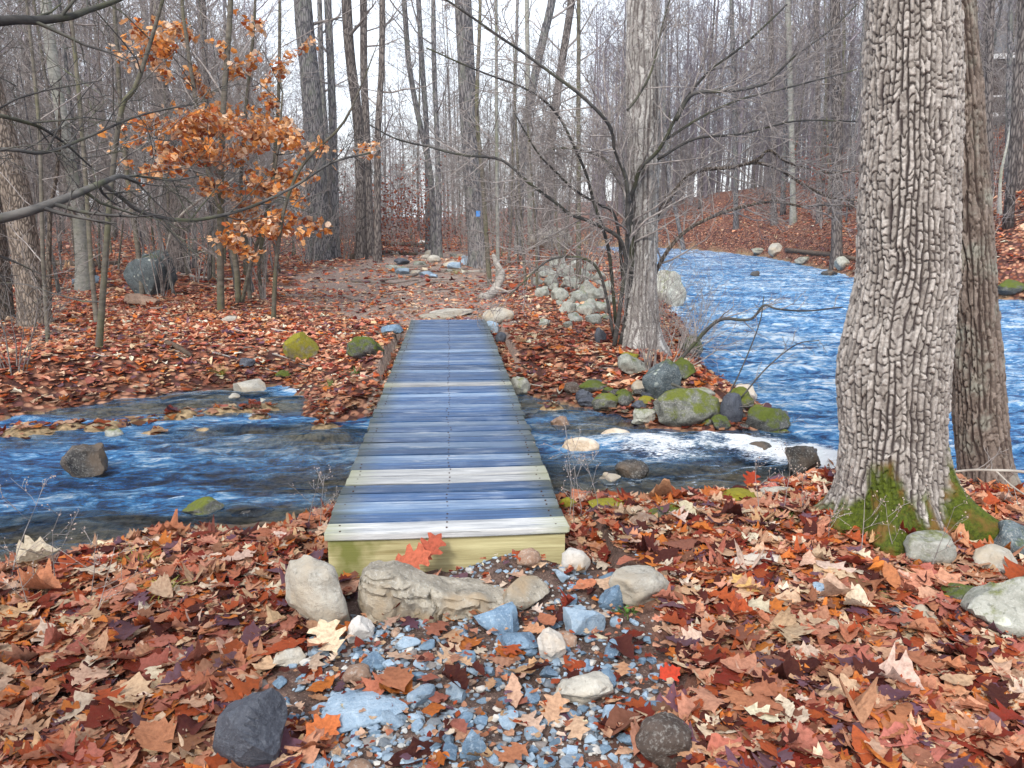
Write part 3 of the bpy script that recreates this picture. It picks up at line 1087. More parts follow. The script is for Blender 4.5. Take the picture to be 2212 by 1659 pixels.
# far bank
rock('big dark boulder spotted with pale lichen among the leaves', 325, 572, 652, 84, 'boulder', 'lichen', .85, 0, 12, hs=1.12, seed=23)
rock('long pinkish stone in front of the big lichen boulder', 300, 640, 664, 70, 'slab', 'brown', .6, -15)
rock('yellow green mossy rock tilted in the leaves', 650, 738, 785, 62, 'slab', 'mossgold', .6, 20, -30, hs=1.1)
rock('dark mossy hump left of the far deck end', 790, 734, 782, 76, 'boulder', 'mossdark', .8)
rock('pale boulder with a rounded top near the far river bend', 1192, 506, 546, 84, 'round', 'granite', .8, hs=1.1)
rock('oblong pale stone right of the far deck end', 1076, 672, 702, 62, 'round', 'granite', .6, -12)
rock('flat pale step stone at the far deck end', 975, 668, 684, 84, 'slab', 'granite', .5, 3)
rock('thin flat stone lying just beyond the last plank', 945, 679, 690, 70, 'slab', 'ledge', .5, -2)
rock('flat blue stone left of the far deck end', 848, 704, 722, 44, 'slab', 'blue', .7)
rock('blue white stone touching the far right plank ends', 1063, 698, 722, 26, 'slab', 'blue_pale', .9)
rock('grey stone below the blue white stone at the deck side', 1086, 722, 748, 34, 'boulder', 'dark', .9)
rock('upright blue black stone at the foot of the peeling tree', 1297, 720, 748, 24, 'boulder', 'dark', .8, hs=1.2)
rock('small dark stone below the mossy yellow rock', 612, 800, 816, 36, 'boulder', 'mossdark', .8)
rock('small black stone left of the mossy yellow rock', 534, 778, 796, 30, 'boulder', 'dark', .8)
rock('grey stone on the left of the pale trunk foot', 185, 600, 618, 44, 'slab', 'blue_pale', .8)
rock('flat pale stone in the leaves left of the path', 496, 686, 700, 26, 'slab', 'granite', .8)
rock('green mossy rock at the far bank by the right frame edge', 2186, 610, 640, 60, 'boulder', 'mossdark', .8)
rock('round pale rock on the far river bank', 1676, 532, 556, 30, 'round', 'granite', .9)
rock('low pale rock left of the round one on the far bank', 1640, 540, 552, 34, 'round', 'lichenpale', .8)
rock('pale rock at the far bank beside the oak outline', 1822, 560, 584, 34, 'round', 'lichenpale', .9)
rock('flat pale rock between two round rocks on the far bank', 1738, 558, 572, 32, 'slab', 'lichenpale', .9)
rock('black rock poking out of the river', 1632, 588, 600, 20, 'boulder', 'wetdark', .8, **W_)
rock('wider black rock poking out of the river near the oak', 1795, 586, 600, 34, 'boulder', 'wetdark', .7, **W_)
rock('pale stone at the end of the leafy path', 938, 555, 570, 26, 'round', 'granite', .9)
rock('grey pair stone where the path meets the brush', 868, 562, 574, 30, 'boulder', 'dark', .9)
rock('white small stone far along the path', 912, 522, 530, 16, 'round', 'white_stone', .9)
# the heap of pale stones by the river
_rg = np.random.default_rng(8)
PILE = [(1205, 572, 46), (1240, 575, 40), (1272, 582, 38), (1180, 590, 40), (1222, 592, 46), (1256, 598, 44), (1292, 600, 36), (1190, 612, 42), (1232, 616, 48), (1270, 622, 46), (1175, 634, 40), (1210, 640, 48),
        (1250, 646, 50), (1290, 640, 46), (1312, 622, 40), (1225, 668, 44), (1262, 672, 50), (1300, 668, 46), (1320, 650, 36), (1242, 690, 42), (1284, 694, 44), (1165, 612, 34)]
PILE = [(a, b, w * .74) for a, b, w in PILE] + [(_rg.uniform(1165, 1345), _rg.uniform(572, 705), _rg.uniform(16, 26)) for _ in range(26)]
for k, (a, b, w) in enumerate(PILE):
    rock('one of the pale green stones heaped by the river bank', a + _rg.uniform(-4, 4), b - w * .3, b + w * .38, w, 'boulder', 'pile', .9, group='pale stones heaped by the river', hs=1.1)
# stones scattered on the stony end of the path
for k in range(22):
    a, b = _rg.uniform(800, 1010), _rg.uniform(548, 600)
    a += (b - 575) * -1.5
    w = _rg.uniform(12, 30)
    rock('one of the flat grey stones strewn over the far path', a, b - w * .25, b + w * .2, w, 'slab', ['granite', 'blue_pale', 'pile'][k % 3], .8, group='flat stones on the far path')
# blue crushed stones on the near trail, the largest ones one by one
CH = []
_rg = np.random.default_rng(15)
tries = 0
while len(CH) < 210 and tries < 20000:
    tries += 1
    a, b = _rg.uniform(590, 1470), _rg.uniform(1235, 1690)
    g = on_z(a, b, -.22)
    s = (20 + 44 * _rg.random() ** 2.2) * (.75 + (b - 1235) / 800)
    if poly_sd(TRAIL, np.array([g[0]]), np.array([g[1]]))[0] > -.02 + _rg.uniform(-.1, .15):
        continue
    if any((a - c[0]) ** 2 + (1.6 * (b - c[1])) ** 2 < ((s + c[2]) * .42) ** 2 for c in CH):
        continue
    if b < 1360 and 770 < a < 1200 and b > 1215:
        continue
    CH.append((a, b, s))
CH.sort(key=lambda c: -c[2])
for k, (a, b, s) in enumerate(CH):
    r_ = _rg.random()
    mk = 'blue' if r_ < .55 else ('blue_pale' if r_ < .86 else ('white_stone' if r_ < .93 else 'brown'))
    lab = {'blue': 'angular blue crushed stone lying on the trail', 'blue_pale': 'angular blue crushed stone lying on the trail', 'white_stone': 'small whitish pebble lying on the trail', 'brown': 'small brown pebble lying on the trail'}[mk]
    rock(lab, a, b - s * .32, b + s * .32, s, 'angular' if 'blue' in mk else 'round', mk, _rg.uniform(.6, 1), _rg.uniform(0, 180), _rg.uniform(-15, 15), cat='stone', name='trail_stone',
         group={'blue': 'blue crushed stones on the trail', 'blue_pale': 'blue crushed stones on the trail', 'white_stone': 'white pebbles on the trail', 'brown': 'brown pebbles on the trail'}[mk], sink=.3)


def make_gravel():
    n = NT('gravel_mix')
    c = n.attr('col', 'Color')
    v = n.coord((1, 1, 1), rnd=False)
    c = n.mix(.35, c, n.mix(n.noise(v, 80, 3), (.04, .05, .06), (.5, .52, .52)))
    m = n.fin(c, .7, .35)
    rg = np.random.default_rng(5)
    N = 9000
    P = np.asarray(TRAIL)
    x = rg.uniform(P[:, 0].min() - .2, P[:, 0].max() + .2, N)
    y = rg.uniform(P[:, 1].min() - .1, P[:, 1].max() + .1, N)
    sd = poly_sd(TRAIL, x, y)
    keep = sd + fbm2(x * 3, y * 3, 2, 4) * .25 < rg.normal(-.05, .12, N)
    keep &= fbm2(x * 2.2, y * 2.2, 3, 61) > rg.uniform(-.9, .35, N)
    keep &= y > 1.9
    x, y = x[keep], y[keep]
    z = height(x, y)
    mb = MB()
    v0, t0 = ICO[1]
    shapes = []
    for k in range(16):
        v, t = rock_shape('angular', 900 + k, 1)
        shapes.append(v * np.array([1, rg.uniform(.55, 1), rg.uniform(.35, .7)]))
    pal = np.array([(.09, .16, .25), (.17, .27, .38), (.26, .37, .48), (.05, .07, .1), (.33, .33, .32), (.13, .09, .07), (.5, .47, .42), (.12, .2, .3)])
    for k in range(len(x)):
        s = rg.uniform(.005, .016) * (1.7 if rg.random() < .15 else 1)
        a = rg.uniform(0, 6.28)
        v = shapes[k % 16] * s
        ca, sa = math.cos(a), math.sin(a)
        v = v @ np.array([[ca, -sa, 0], [sa, ca, 0], [0, 0, 1]]).T + np.array([x[k], y[k], z[k] + s * .25])
        mb.add(v, t=t0, c=np.tile(pal[rg.integers(len(pal))] * rg.uniform(.7, 1.2), (len(v), 1)))
    tag(mb.build('gravel', m, smooth=False), 'fine blue and grey gravel on the dark soil of the near trail', 'gravel', kind='stuff')


make_gravel()

# ------------------------------------------------------------------ leaves
PAL = np.array([(.66, .45, .31), (.58, .29, .18), (.50, .20, .11), (.40, .085, .03), (.20, .03, .018), (.07, .018, .016), (.15, .08, .11), (.58, .18, .04), (.62, .38, .23), (.26, .115, .07), (.44, .155, .11), (.74, .60, .46)])
PW = np.array([.11, .16, .14, .12, .09, .08, .06, .06, .08, .04, .10, .05])
PW = PW / PW.sum()
OAK_T = np.array([0, .07, .14, .20, .26, .33, .40, .46, .53, .60, .66, .73, .80, .87, .94, 1.0])
OAK_W = np.array([.012, .014, .05, .17, .25, .15, .17, .34, .36, .17, .18, .31, .25, .10, .06, .005])
MAP_W = np.array([.012, .06, .20, .36, .40, .30, .30, .44, .42, .26, .22, .26, .18, .10, .05, .005])
ELL_T5 = np.array([0, .2, .5, .8, 1.0])
ELL_W5 = np.array([.02, .2, .3, .19, .01])
BRO_W5 = np.array([.05, .36, .30, .38, .02])


def leaves_mesh(pos, size, yaw, tilt, tiltdir, col, rg, fine=True, droop=None):
    """numpy leaf batch: returns a filled MB"""
    N = len(pos)
    if fine:
        T = OAK_T
        sel = rg.random(N)
        Wd = np.where(sel[:, None] < .5, OAK_W, np.where(sel[:, None] < .58, MAP_W, np.sin(math.pi * np.clip(OAK_T, .02, .99) ** .9) * (.16 + .22 * rg.random((N, 1)))))
    else:
        T = ELL_T5
        sel = rg.random(N)
        Wd = np.where(sel[:, None] < .6, BRO_W5, ELL_W5)
    S = len(T)
    Wd = Wd * rg.uniform(.75, 1.15, (N, 1)) * (1 + rg.normal(0, .07, (N, S)))
    c1 = rg.normal(.1, .35, (N, 1))
    c2 = rg.normal(.35, .6, (N, 1)) + (sel[:, None] >= .58) * rg.normal(.5, 1.2, (N, 1))
    tw = rg.normal(0, .5, (N, 1))
    t = np.broadcast_to(T, (N, S))
    zmid = c1 * ((t - .5) ** 2 - .08)
    side = []
    for sgn, shift in ((-1, 1), (0, 0), (1, 1)):
        w = Wd * sgn * (1 + (rg.normal(0, .1, (N, S)) if sgn else 0))
        lx = t + .22 * np.abs(w) * shift * (t < .85) - .03
        lz = zmid + c2 * w * w * 1.3 + tw * w * (t - .5) + rg.normal(0, .015, (N, S)) * abs(sgn)
        side.append(np.stack([lx - .5, w, lz], -1))
    V = np.stack(side, 2)                       # N,S,3,3
    V = V.reshape(N, S * 3, 3) * size[:, None, None]
    # tilt about a horizontal axis, then yaw
    cy_, sy_ = np.cos(yaw), np.sin(yaw)
    x = V[:, :, 0] * cy_[:, None] - V[:, :, 1] * sy_[:, None]
    y = V[:, :, 0] * sy_[:, None] + V[:, :, 1] * cy_[:, None]
    z = V[:, :, 2]
    ax, ay = np.cos(tiltdir)[:, None], np.sin(tiltdir)[:, None]
    ct, st = np.cos(tilt)[:, None], np.sin(tilt)[:, None]
    al = x * ax + y * ay
    al2 = al * ct - z * st
    z2 = al * st + z * ct
    x = x + (al2 - al) * ax
    y = y + (al2 - al) * ay
    V = np.stack([x, y, z2], -1) + pos[:, None, :]
    i = np.arange(S - 1)[:, None] * 3
    j = np.arange(2)[None, :]
    q = np.stack([i + j, i + j + 1, i + 3 + j + 1, i + 3 + j], -1).reshape(-1, 4)
    Q = (q[None] + (np.arange(N) * S * 3)[:, None, None]).reshape(-1, 4)
    mb = MB()
    mb.add(V.reshape(-1, 3), Q, c=np.repeat(col, S * 3, 0))
    return mb


def litter(name, label, N, ymin, ymax, smin, smax, fine, dens_pow=1.0, lay=.03, bits=False):
    rg = np.random.default_rng(int(ymin * 10) + N)
    y = ymin + (ymax - ymin) * rg.random(N) ** dens_pow
    lo = -.66 * y - 1.2
    hi = .86 * y + 1.4
    x = lo + (hi - lo) * rg.random(N)
    F = fields(x, y)
    sd, hd, tr, pa = F
    z = height(x, y, F)
    w = wl(y)
    nn = fbm2(x * 2.2, y * 2.2, 3, 5) * .3
    keep = z > w + rg.uniform(-.02, .05, N)
    keep &= ~((np.abs(x + .03) < .66) & (y > 3.55) & (y < 12.95))
    if not bits:
        keep &= ~((tr + nn * .6 < .06) & (rg.random(N) > .08))
        keep &= ~((pa + nn * 2 < 0) & (rg.random(N) > .4))
        keep &= ~((pa + nn * 2 < 1.0) & (rg.random(N) > .7))
    x, y, z, sd = x[keep], y[keep], z[keep], sd[keep]
    n = len(x)
    size = smin + (smax - smin) * rg.random(n) ** 1.6
    ci = rg.choice(len(PAL), n, p=PW)
    col = PAL[ci] * rg.uniform(.75, 1.2, (n, 1)) * rg.uniform(.93, 1.07, (n, 3)) * (1.0 if ymin < 3 else 1.22)
    col = np.minimum(col, .8)
    zone = fbm2(x * .7, y * .7, 3, 77)
    col *= (1 + .28 * zone)[:, None]
    wetl = np.clip(1 - (z - wl(y)) / .22, 0, 1)
    col *= (1 - .55 * wetl)[:, None]
    pos = np.stack([x, y, z + rg.uniform(.004, lay, n)], 1)
    big = rg.random(n) < .1
    tilt = np.abs(rg.normal(0, .17, n)) + big * rg.uniform(.1, .5, n)
    mb = leaves_mesh(pos, size, rg.uniform(0, 6.28, n), tilt, rg.uniform(0, 6.28, n), col, rg, fine)
    tag(mb.build(name, M['leaf']), label, 'leaves', kind='stuff')
    return n


litter('leaf_litter', 'curled pink and rust oak leaves covering the near bank', 36000, 1.7, 6.4, .045, .175, True, .9, .045)
litter('leaf_crumbs', 'torn leaf crumbs and bark slivers scattered over the near ground', 9500, 1.8, 5.8, .016, .045, False, .9, .05, bits=True)
litter('leaf_crumbs', 'torn leaf crumbs scattered over the far path', 14000, 10, 34, .04, .09, False, .8, .02, bits=True)
litter('leaf_litter', 'large pale and brown oak leaves lying on top near the trail', 1300, 1.8, 5.2, .14, .23, True, .9, .06)
litter('leaf_litter', 'fallen red brown leaves covering the bank beyond the stream', 70000, 6.0, 19, .05, .15, False, .85, .035)
litter('leaf_litter', 'fallen leaves carpeting the far woodland floor', 42000, 18, 60, .12, .26, False, 1.0, .06)


def single_leaf(label, px, py, size, col, yaw, tilt=.1, kind='oak', lift=.03, pos=None, tdir=0.0, name='oak_leaf'):
    rg = np.random.default_rng(int(px + py))
    g = on_ground(px, py) if pos is None else np.array(pos)
    W = {'oak': OAK_W, 'maple': MAP_W, 'beech': np.sin(math.pi * np.clip(OAK_T, .02, .99)) * .25}[kind]
    class _R:
        pass
    N = 1
    T = OAK_T
    V = []
    for sgn in (-1, 0, 1):
        w = W * sgn
        lx = T + .25 * np.abs(w) * (T < .85)
        lz = .25 * ((T - .5) ** 2) + .35 * w * w + rg.normal(0, .012, len(T))
        V.append(np.stack([lx - .5, w, lz], -1))
    V = np.stack(V, 1).reshape(-1, 3) * size
    c, s = math.cos(yaw), math.sin(yaw)
    V = V @ np.array([[c, -s, 0], [s, c, 0], [0, 0, 1]]).T
    rot = np.array(Matrix.Rotation(tilt, 3, Vector((math.cos(tdir), math.sin(tdir), 0))))
    V = V @ rot.T
    S = len(T)
    i = np.arange(S - 1)[:, None] * 3
    j = np.arange(2)[None, :]
    q = np.stack([i + j, i + j + 1, i + 3 + j + 1, i + 3 + j], -1).reshape(-1, 4)
    mb = MB()
    mb.add(V, q, c=np.tile(np.array(col), (len(V), 1)))
    o = mb.build(name, M['leaf'])
    o.location = (g[0], g[1], g[2] + lift)
    return tag(o, label, 'leaf')


single_leaf('large cream white oak leaf lying left of the trail', 712, 1412, .23, (.78, .62, .43), 2.0, .25, lift=.05, tdir=0)
single_leaf('red oak leaf propped against the front of the bridge sill', 898, 1215, .22, (.52, .14, .08), .35, .75, pos=(-.21, 3.50, -.10), tdir=0)
single_leaf('second red oak leaf leaning at the bridge sill behind the first', 935, 1195, .19, (.42, .10, .06), .9, .8, pos=(-.12, 3.58, -.08), tdir=0)
single_leaf('bright orange maple leaf on the gravel at the bottom', 700, 1608, .15, (.62, .18, .06), .8, .2, 'maple', name='maple_leaf', lift=.045)
single_leaf('pale tan oak leaf on the gravel right of centre', 1195, 1560, .16, (.58, .36, .23), 1.2, .2, lift=.035)
single_leaf('orange beech leaf standing upright on the right bank', 1922, 1285, .15, (.50, .20, .09), 1.9, 1.0, 'beech', name='beech_leaf', lift=.07)
single_leaf('bright red small leaf at the right edge of the trail', 1445, 1490, .10, (.55, .06, .03), .4, .5, 'maple', name='maple_leaf', lift=.05)
single_leaf('yellow tan leaf below the pale flat stone on the right bank', 1610, 1290, .16, (.66, .42, .16), 2.2, .3, lift=.05)
single_leaf('dark red oak leaf draped beside the oak root', 1620, 1060, .2, (.38, .05, .02), 1.0, .6, pos=None, lift=.08)

# ------------------------------------------------------------------ growth
def unit(v):
    return v / (np.linalg.norm(v) + 1e-12)


def perp(d, az):
    a = np.cross(d, (0, 0, 1.0))
    if np.linalg.norm(a) < .1:
        a = np.cross(d, (1.0, 0, 0))
    a = unit(a)
    b = np.cross(d, a)
    return a * math.cos(az) + b * math.sin(az)


def spline(pts, n):
    pts = np.asarray(pts, float)
    if len(pts) < 3:
        t = np.linspace(0, 1, n)[:, None]
        return pts[0] * (1 - t) + pts[-1] * t
    p = np.concatenate([[2 * pts[0] - pts[1]], pts, [2 * pts[-1] - pts[-2]]])
    seg = len(pts) - 1
    out = []
    for u in np.linspace(0, seg - 1e-6, n):
        i = int(u)
        t = u - i
        p0, p1, p2, p3 = p[i:i + 4]
        out.append(.5 * (2 * p1 + (p2 - p0) * t + (2 * p0 - 5 * p1 + 4 * p2 - p3) * t * t + (3 * p1 - p0 - 3 * p2 + p3) * t ** 3))
    return np.array(out)


def grow(mb, p, d, L, r, lev, rg, nc, up=.08, wig=.16, rmin=.0028, ang=(30, 65), lenf=(.35, .62), tips=None, sides=(8, 5, 4, 3, 3)):
    n = 7 if lev == 0 else (6 if L > .8 else 4)
    pts = [p]
    dd = unit(d)
    for _ in range(n):
        dd = unit(dd + rg.normal(0, wig, 3) + np.array([0, 0, up]))
        pts.append(pts[-1] + dd * L / n)
    pts = np.array(pts)
    rad = np.maximum(np.linspace(r, r * .25, n + 1), rmin)
    mb.tube(pts, rad, sides[min(lev, 4)], cap=False)
    if tips is not None and lev >= 2:
        tips.append(pts[-1])
        tips.append(pts[n // 2])
    branch_off(mb, pts, rad, L, lev, rg, nc, up, wig, rmin, ang, lenf, tips, .22)


def branch_off(mb, pts, rad, L, lev, rg, nc, up=.08, wig=.16, rmin=.0028, ang=(30, 65), lenf=(.35, .62), tips=None, t0=.2, lmax=99):
    if lev >= len(nc):
        return
    n = len(pts) - 1
    m = nc[lev]
    for k in range(m):
        t = t0 + (1 - t0) * (k + rg.uniform(0, 1)) / m
        u = t * n
        i = min(int(u), n - 1)
        q = pts[i] * (1 - (u - i)) + pts[i + 1] * (u - i)
        dr = unit(pts[i + 1] - pts[i])
        a = R(rg.uniform(*ang))
        nd = dr * math.cos(a) + perp(dr, rg.uniform(0, 6.28)) * math.sin(a)
        rr = rad[i] * rg.uniform(.4, .62)
        LL = min(L * rg.uniform(*lenf) * (1.15 - .6 * t), lmax)
        grow(mb, q, nd, LL, max(rr, rmin), lev + 1, rg, nc, up, wig, rmin, ang, lenf, tips)


def trunk_tube(mb, pts, rad, k, rg, lump=.05):
    """a trunk with slightly uneven section and a root flare"""
    s0 = mb.n
    mb.tube(pts, rad, k, cap=True)
    v = mb.v[-1]
    m = len(pts) * k
    cen = np.repeat(np.asarray(pts), k, 0)
    off = v[:m] - cen
    nz = fbm(np.concatenate([off / (np.linalg.norm(off, axis=1)[:, None] + 1e-9) * 1.2, ], 1) + cen * np.array([0, 0, .8]) + rg.uniform(0, 50), 3)
    v[:m] = cen + off * (1 + lump * nz)[:, None]


# ---------- prototypes copied through the wood
def proto_tree(seed, h, r, first, nlimb, nc, wig=.1, lean=.05, rmin=.004, limb=.42, k=10, up=.1):
    rg = np.random.default_rng(seed)
    n = 12
    zs = np.linspace(-.3, h, n)
    ln = rg.normal(0, lean, 2)
    wob = np.cumsum(rg.normal(0, .012 * h / n * 6, (n, 2)), 0) * .35
    pts = np.stack([ln[0] * zs + wob[:, 0], ln[1] * zs + wob[:, 1], zs], 1)
    pts[:, :2] -= pts[0, :2]
    rad = r * (1 - .78 * np.clip(zs / h, 0, 1)) * (1 + .45 * np.exp(-np.maximum(zs, 0) / .35))
    tb, cb = MB(), MB()
    trunk_tube(tb, pts, rad, k, rg)
    for q in range(nlimb):
        z = first + (h - first) * ((q + rg.uniform(0, 1)) / nlimb) ** .9
        u = (z + .3) / (h + .3) * (n - 1)
        i = min(int(u), n - 2)
        p = pts[i] * (1 - (u - i)) + pts[i + 1] * (u - i)
        az = rg.uniform(0, 6.28)
        el = R(rg.uniform(15, 55))
        d = np.array([math.cos(az) * math.cos(el), math.sin(az) * math.cos(el), math.sin(el)])
        rr = rad[i] * rg.uniform(.25, .5)
        L = (h - z * .75) * limb * rg.uniform(.6, 1.1)
        grow(cb, p, d, L, max(rr, rmin), 1, rg, (0,) + nc, up, wig * 1.4, rmin)
    return tb.mesh('trunk'), cb.mesh('crown')


def proto_shrub(seed, h, stems, nc, spread=.5):
    rg = np.random.default_rng(seed)
    cb = MB()
    for q in range(stems):
        az = rg.uniform(0, 6.28)
        sp = rg.uniform(.1, spread)
        d = np.array([math.cos(az) * sp, math.sin(az) * sp, 1])
        grow(cb, np.array([math.cos(az), math.sin(az), 0]) * rg.uniform(0, .15) + np.array([0, 0, -.1]), d, h * rg.uniform(.6, 1.1), rg.uniform(.006, .014), 1, rg, (0,) + nc, .05, .14, .0035)
    return cb.mesh('stems')


PT = {'forest': [proto_tree(s, 21 + s % 4, .11 + .022 * (s % 3), 5.5, 16, (7, 5), .1, .03, .006) for s in range(4)],
      'slim': [proto_tree(20 + s, 14 + s % 3, .06 + .015 * (s % 2), 2.0, 24, (7, 5), .1, .05, .005) for s in range(4)],
      'sapling': [proto_tree(40 + s, 5 + s % 3 * 1.2, .032 + .006 * (s % 2), .6, 20, (7, 5), .12, .08, .0042, .5, 6) for s in range(5)]}
PS = [proto_shrub(60 + s, 2.2 + .4 * s, 9, (4, 4)) for s in range(3)]


def put_tree(kind, idx, x, y, rot, sc, bark, label, group, name=None, lean=(0, 0)):
    tm, cm = PT[kind][idx % len(PT[kind])]
    key = (kind, idx % len(PT[kind]), bark)
    if key not in _cache:
        a, b = tm.copy(), cm.copy()
        a.name, b.name = 'trunk', 'crown'
        a.materials.append(M[bark])
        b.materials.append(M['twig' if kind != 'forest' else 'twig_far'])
        _cache[key] = (a, b)
    a, b = _cache[key]
    e = empty(name or {'forest': 'tall_tree', 'slim': 'slim_tree', 'sapling': 'sapling'}[kind], (x, y, hz(x, y)), label, 'tree' if kind != 'sapling' else 'sapling', group)
    e.rotation_euler = (lean[0], lean[1], rot)
    e.scale = (sc, sc, sc)
    for nm, me in (('trunk', a), ('crown', b)):
        o = bpy.data.objects.new(nm, me)
        COL.objects.link(o)
        o.parent = e
    return e


_cache = {}

PHOTO_AZ = []

# ---------- single trees drawn from the photograph
def photo_tree(label, pts, w0, w1, y=None, bark='bark_grey', name='tree', top=15, nlimb=9, first=None, nc=(5, 4), base=True, dy=0.0, limbs=True, twig='twig', k=14, seed=None, low=0, group=None, flare=.45, limbL=3.2):
    """pts run from the foot upwards in photo pixels; the tree stands at the depth of its foot"""
    seed = seed or int(pts[0][0] * 7 + pts[0][1])
    rg = np.random.default_rng(seed)
    if y is None:
        g = on_ground(*pts[0])
        y = g[1]
    P3 = []
    for i, (a, b) in enumerate(pts):
        P3.append(at_y(a, b, y + dy * i / max(1, len(pts) - 1)))
    P3 = np.array(P3)
    zb = hz(P3[0][0], P3[0][1])
    P3[0][2] = min(P3[0][2], zb)
    foot = P3[0].copy()
    foot[2] = zb - .25
    d = unit(P3[-1] - P3[-2])
    d = unit(d * .7 + np.array([0, 0, .5]))
    extra = max(1.0, top - P3[-1][2])
    P3 = np.concatenate([[foot], P3, [P3[-1] + d * extra * .5, P3[-1] + d * extra * .5 + unit(d + np.array([rg.normal(0, .1), rg.normal(0, .1), .2])) * extra * .5]])
    m = mpp(y)
    zs0 = P3[-3][2] - zb
    pts3 = spline(P3, 26)
    hh = np.clip((pts3[:, 2] - zb), 0, None)
    w0, w1 = w0 * .88, w1 * .88
    rad = np.where(hh <= zs0, w0 + (w1 - w0) * hh / max(zs0, .1), w1 * np.clip(1 - .85 * (hh - zs0) / max(extra, .1), .12, 1)) * m / 2
    rad = rad * (1 + flare * np.exp(-hh / .3))
    e = empty(name, (P3[0][0], P3[0][1], zb), label, 'tree' if 'sapling' not in name else 'sapling', group)
    org = np.array([P3[0][0], P3[0][1], zb])
    tb = MB()
    trunk_tube(tb, pts3 - org, rad, k, rg)
    tb.build('trunk', M[bark], e)
    if limbs:
        cb = MB()
        fi = first if first is not None else zs0 * .55
        for q in range(nlimb + low):
            z = (fi + (top - fi) * ((q - low + rg.uniform(0, 1)) / nlimb)) if q >= low else rg.uniform(.6, fi)
            i = int(np.argmin(np.abs(hh - z)))
            i = min(i, len(pts3) - 2)
            az = rg.uniform(0, 6.28)
            el = R(rg.uniform(5, 50))
            dd = np.array([math.cos(az) * math.cos(el), math.sin(az) * math.cos(el), math.sin(el)])
            L = limbL * rg.uniform(.5, 1.1) * (.45 if q < low else 1)
            grow(cb, pts3[i] - org, dd, L, max(rad[i] * rg.uniform(.2, .42), .005), 1, rg, (0,) + nc, .05, .15, max(.0022, y * .00013))
        cb.build('crown', M[twig], e)
    PHOTO_AZ.append((math.degrees(math.atan2(P3[0][0], P3[0][1])), math.degrees(math.atan2(P3[-3][0], P3[-3][1]))))
    return e, pts3, rad


T = photo_tree
T('tall oak trunk with a blue blaze in the middle of the wood', [(1035, 580), (1028, 480), (1012, 250), (1003, 60), (1000, 0)], 44, 38, bark='bark_grey', name='oak_tree', top=19, first=9, seed=5)
T('thick grey trunk leaning left behind the orange leaves', [(690, 555), (684, 380), (672, 200), (655, 20)], 50, 40, y=30, bark='bark_grey', name='tree', top=20, first=8)
T('dark trunk leaning left at the left of the orange leaves', [(386, 562), (372, 380), (348, 190), (338, 0)], 36, 30, y=24, bark='bark_oak', name='tree', top=19, first=8)
T('pale smooth beech trunk at the left edge of the wood', [(178, 606), (170, 470), (140, 290), (112, 120), (98, 0)], 28, 22, y=19, bark='bark_pale', name='beech_tree', top=15, first=6, low=2)
T('slender pole tree at the left of a close group of dark trunks', [(725, 548), (720, 300), (708, 0)], 20, 16, y=31, top=18, first=6)
T('darkest straight trunk of the close group of trunks', [(780, 545), (776, 300), (756, 120), (748, 0)], 24, 22, y=30, bark='bark_oak', top=19, first=7)
T('straight dark trunk right of the darkest one in the group', [(800, 540), (792, 300), (786, 150), (785, 0)], 18, 16, y=32, bark='bark_oak', top=19, first=7)
T('rightmost dark trunk of the close group with many side twigs', [(815, 540), (816, 300), (824, 150), (826, 0)], 16, 13, y=29, bark='bark_oak', top=17, first=3.5, nlimb=16)
T('thin leaning trunk between the thick grey trunk and the group', [(712, 545), (706, 330), (696, 180), (690, 0)], 14, 11, y=34, top=17, first=6)
T('thin crooked trunk curving left of the straight pole trees', [(938, 500), (930, 380), (905, 260), (884, 140), (873, 0)], 15, 11, y=33, top=17, first=6, nlimb=12)
T('straight pale brown pole tree left of the blazed oak', [(948, 512), (945, 320), (938, 150), (936, 0)], 13, 10, y=32, top=17, first=5)
T('pole tree crossing the crooked trunk left of the blazed oak', [(925, 520), (922, 300), (912, 140), (904, 0)], 14, 11, y=36, top=18, first=6)
T('trunk slanting up to the right behind the bare shrub', [(1120, 520), (1128, 330), (1150, 190), (1172, 90), (1196, -20)], 20, 18, y=34, bark='bark_grey', top=19, first=8)
T('forked trunk slanting right beyond the slanting trunk', [(1180, 520), (1184, 400), (1200, 230), (1226, 60), (1234, 0)], 22, 17, y=38, bark='bark_oak', top=19, first=8)
T('thin straight greenish trunk left of the peeling tree', [(1250, 600), (1250, 330), (1250, 0)], 12, 9, y=19.5, bark='bark_sapling', top=13, first=3.5, nlimb=12)
T('thin pale pole standing just right of the blazed oak', [(1076, 600), (1073, 300), (1072, 0)], 9, 7, y=21, bark='bark_pale', top=12, first=3.5)
T('slim pale tree beyond the bare shrub near the river bend', [(1146, 520), (1142, 300), (1138, 0)], 13, 10, y=40, bark='bark_pale', top=18, first=6)
T('thin leaning trunk far beyond the slanting trunk', [(1100, 520), (1110, 250), (1118, 0)], 9, 7, y=44, top=18, first=6)
T('dark thick trunk on the hillside across the river', [(1811, 525), (1808, 320), (1806, 150), (1804, 0)], 25, 22, y=31, bark='bark_oak', name='tree', top=20, first=6, low=3)
T('pale trunk on the hillside left of the dark thick trunk', [(1714, 500), (1711, 330), (1706, 150), (1702, 0)], 14, 12, y=44, bark='bark_pale', top=19, first=7)
T('thin dark trunk on the hillside between the pale and thick trunks', [(1770, 510), (1768, 300), (1763, 0)], 13, 11, y=40, bark='bark_oak', top=19, first=7)
T('slim trunk on the hillside left of the pale hillside trunk', [(1672, 505), (1670, 280), (1664, 0)], 13, 11, y=46, bark='bark_oak', top=19, first=7)
T('bowed slim tree leaning over the far river bank', [(1480, 505), (1455, 430), (1440, 330), (1434, 150), (1440, 0)], 10, 8, y=52, top=18, first=6)
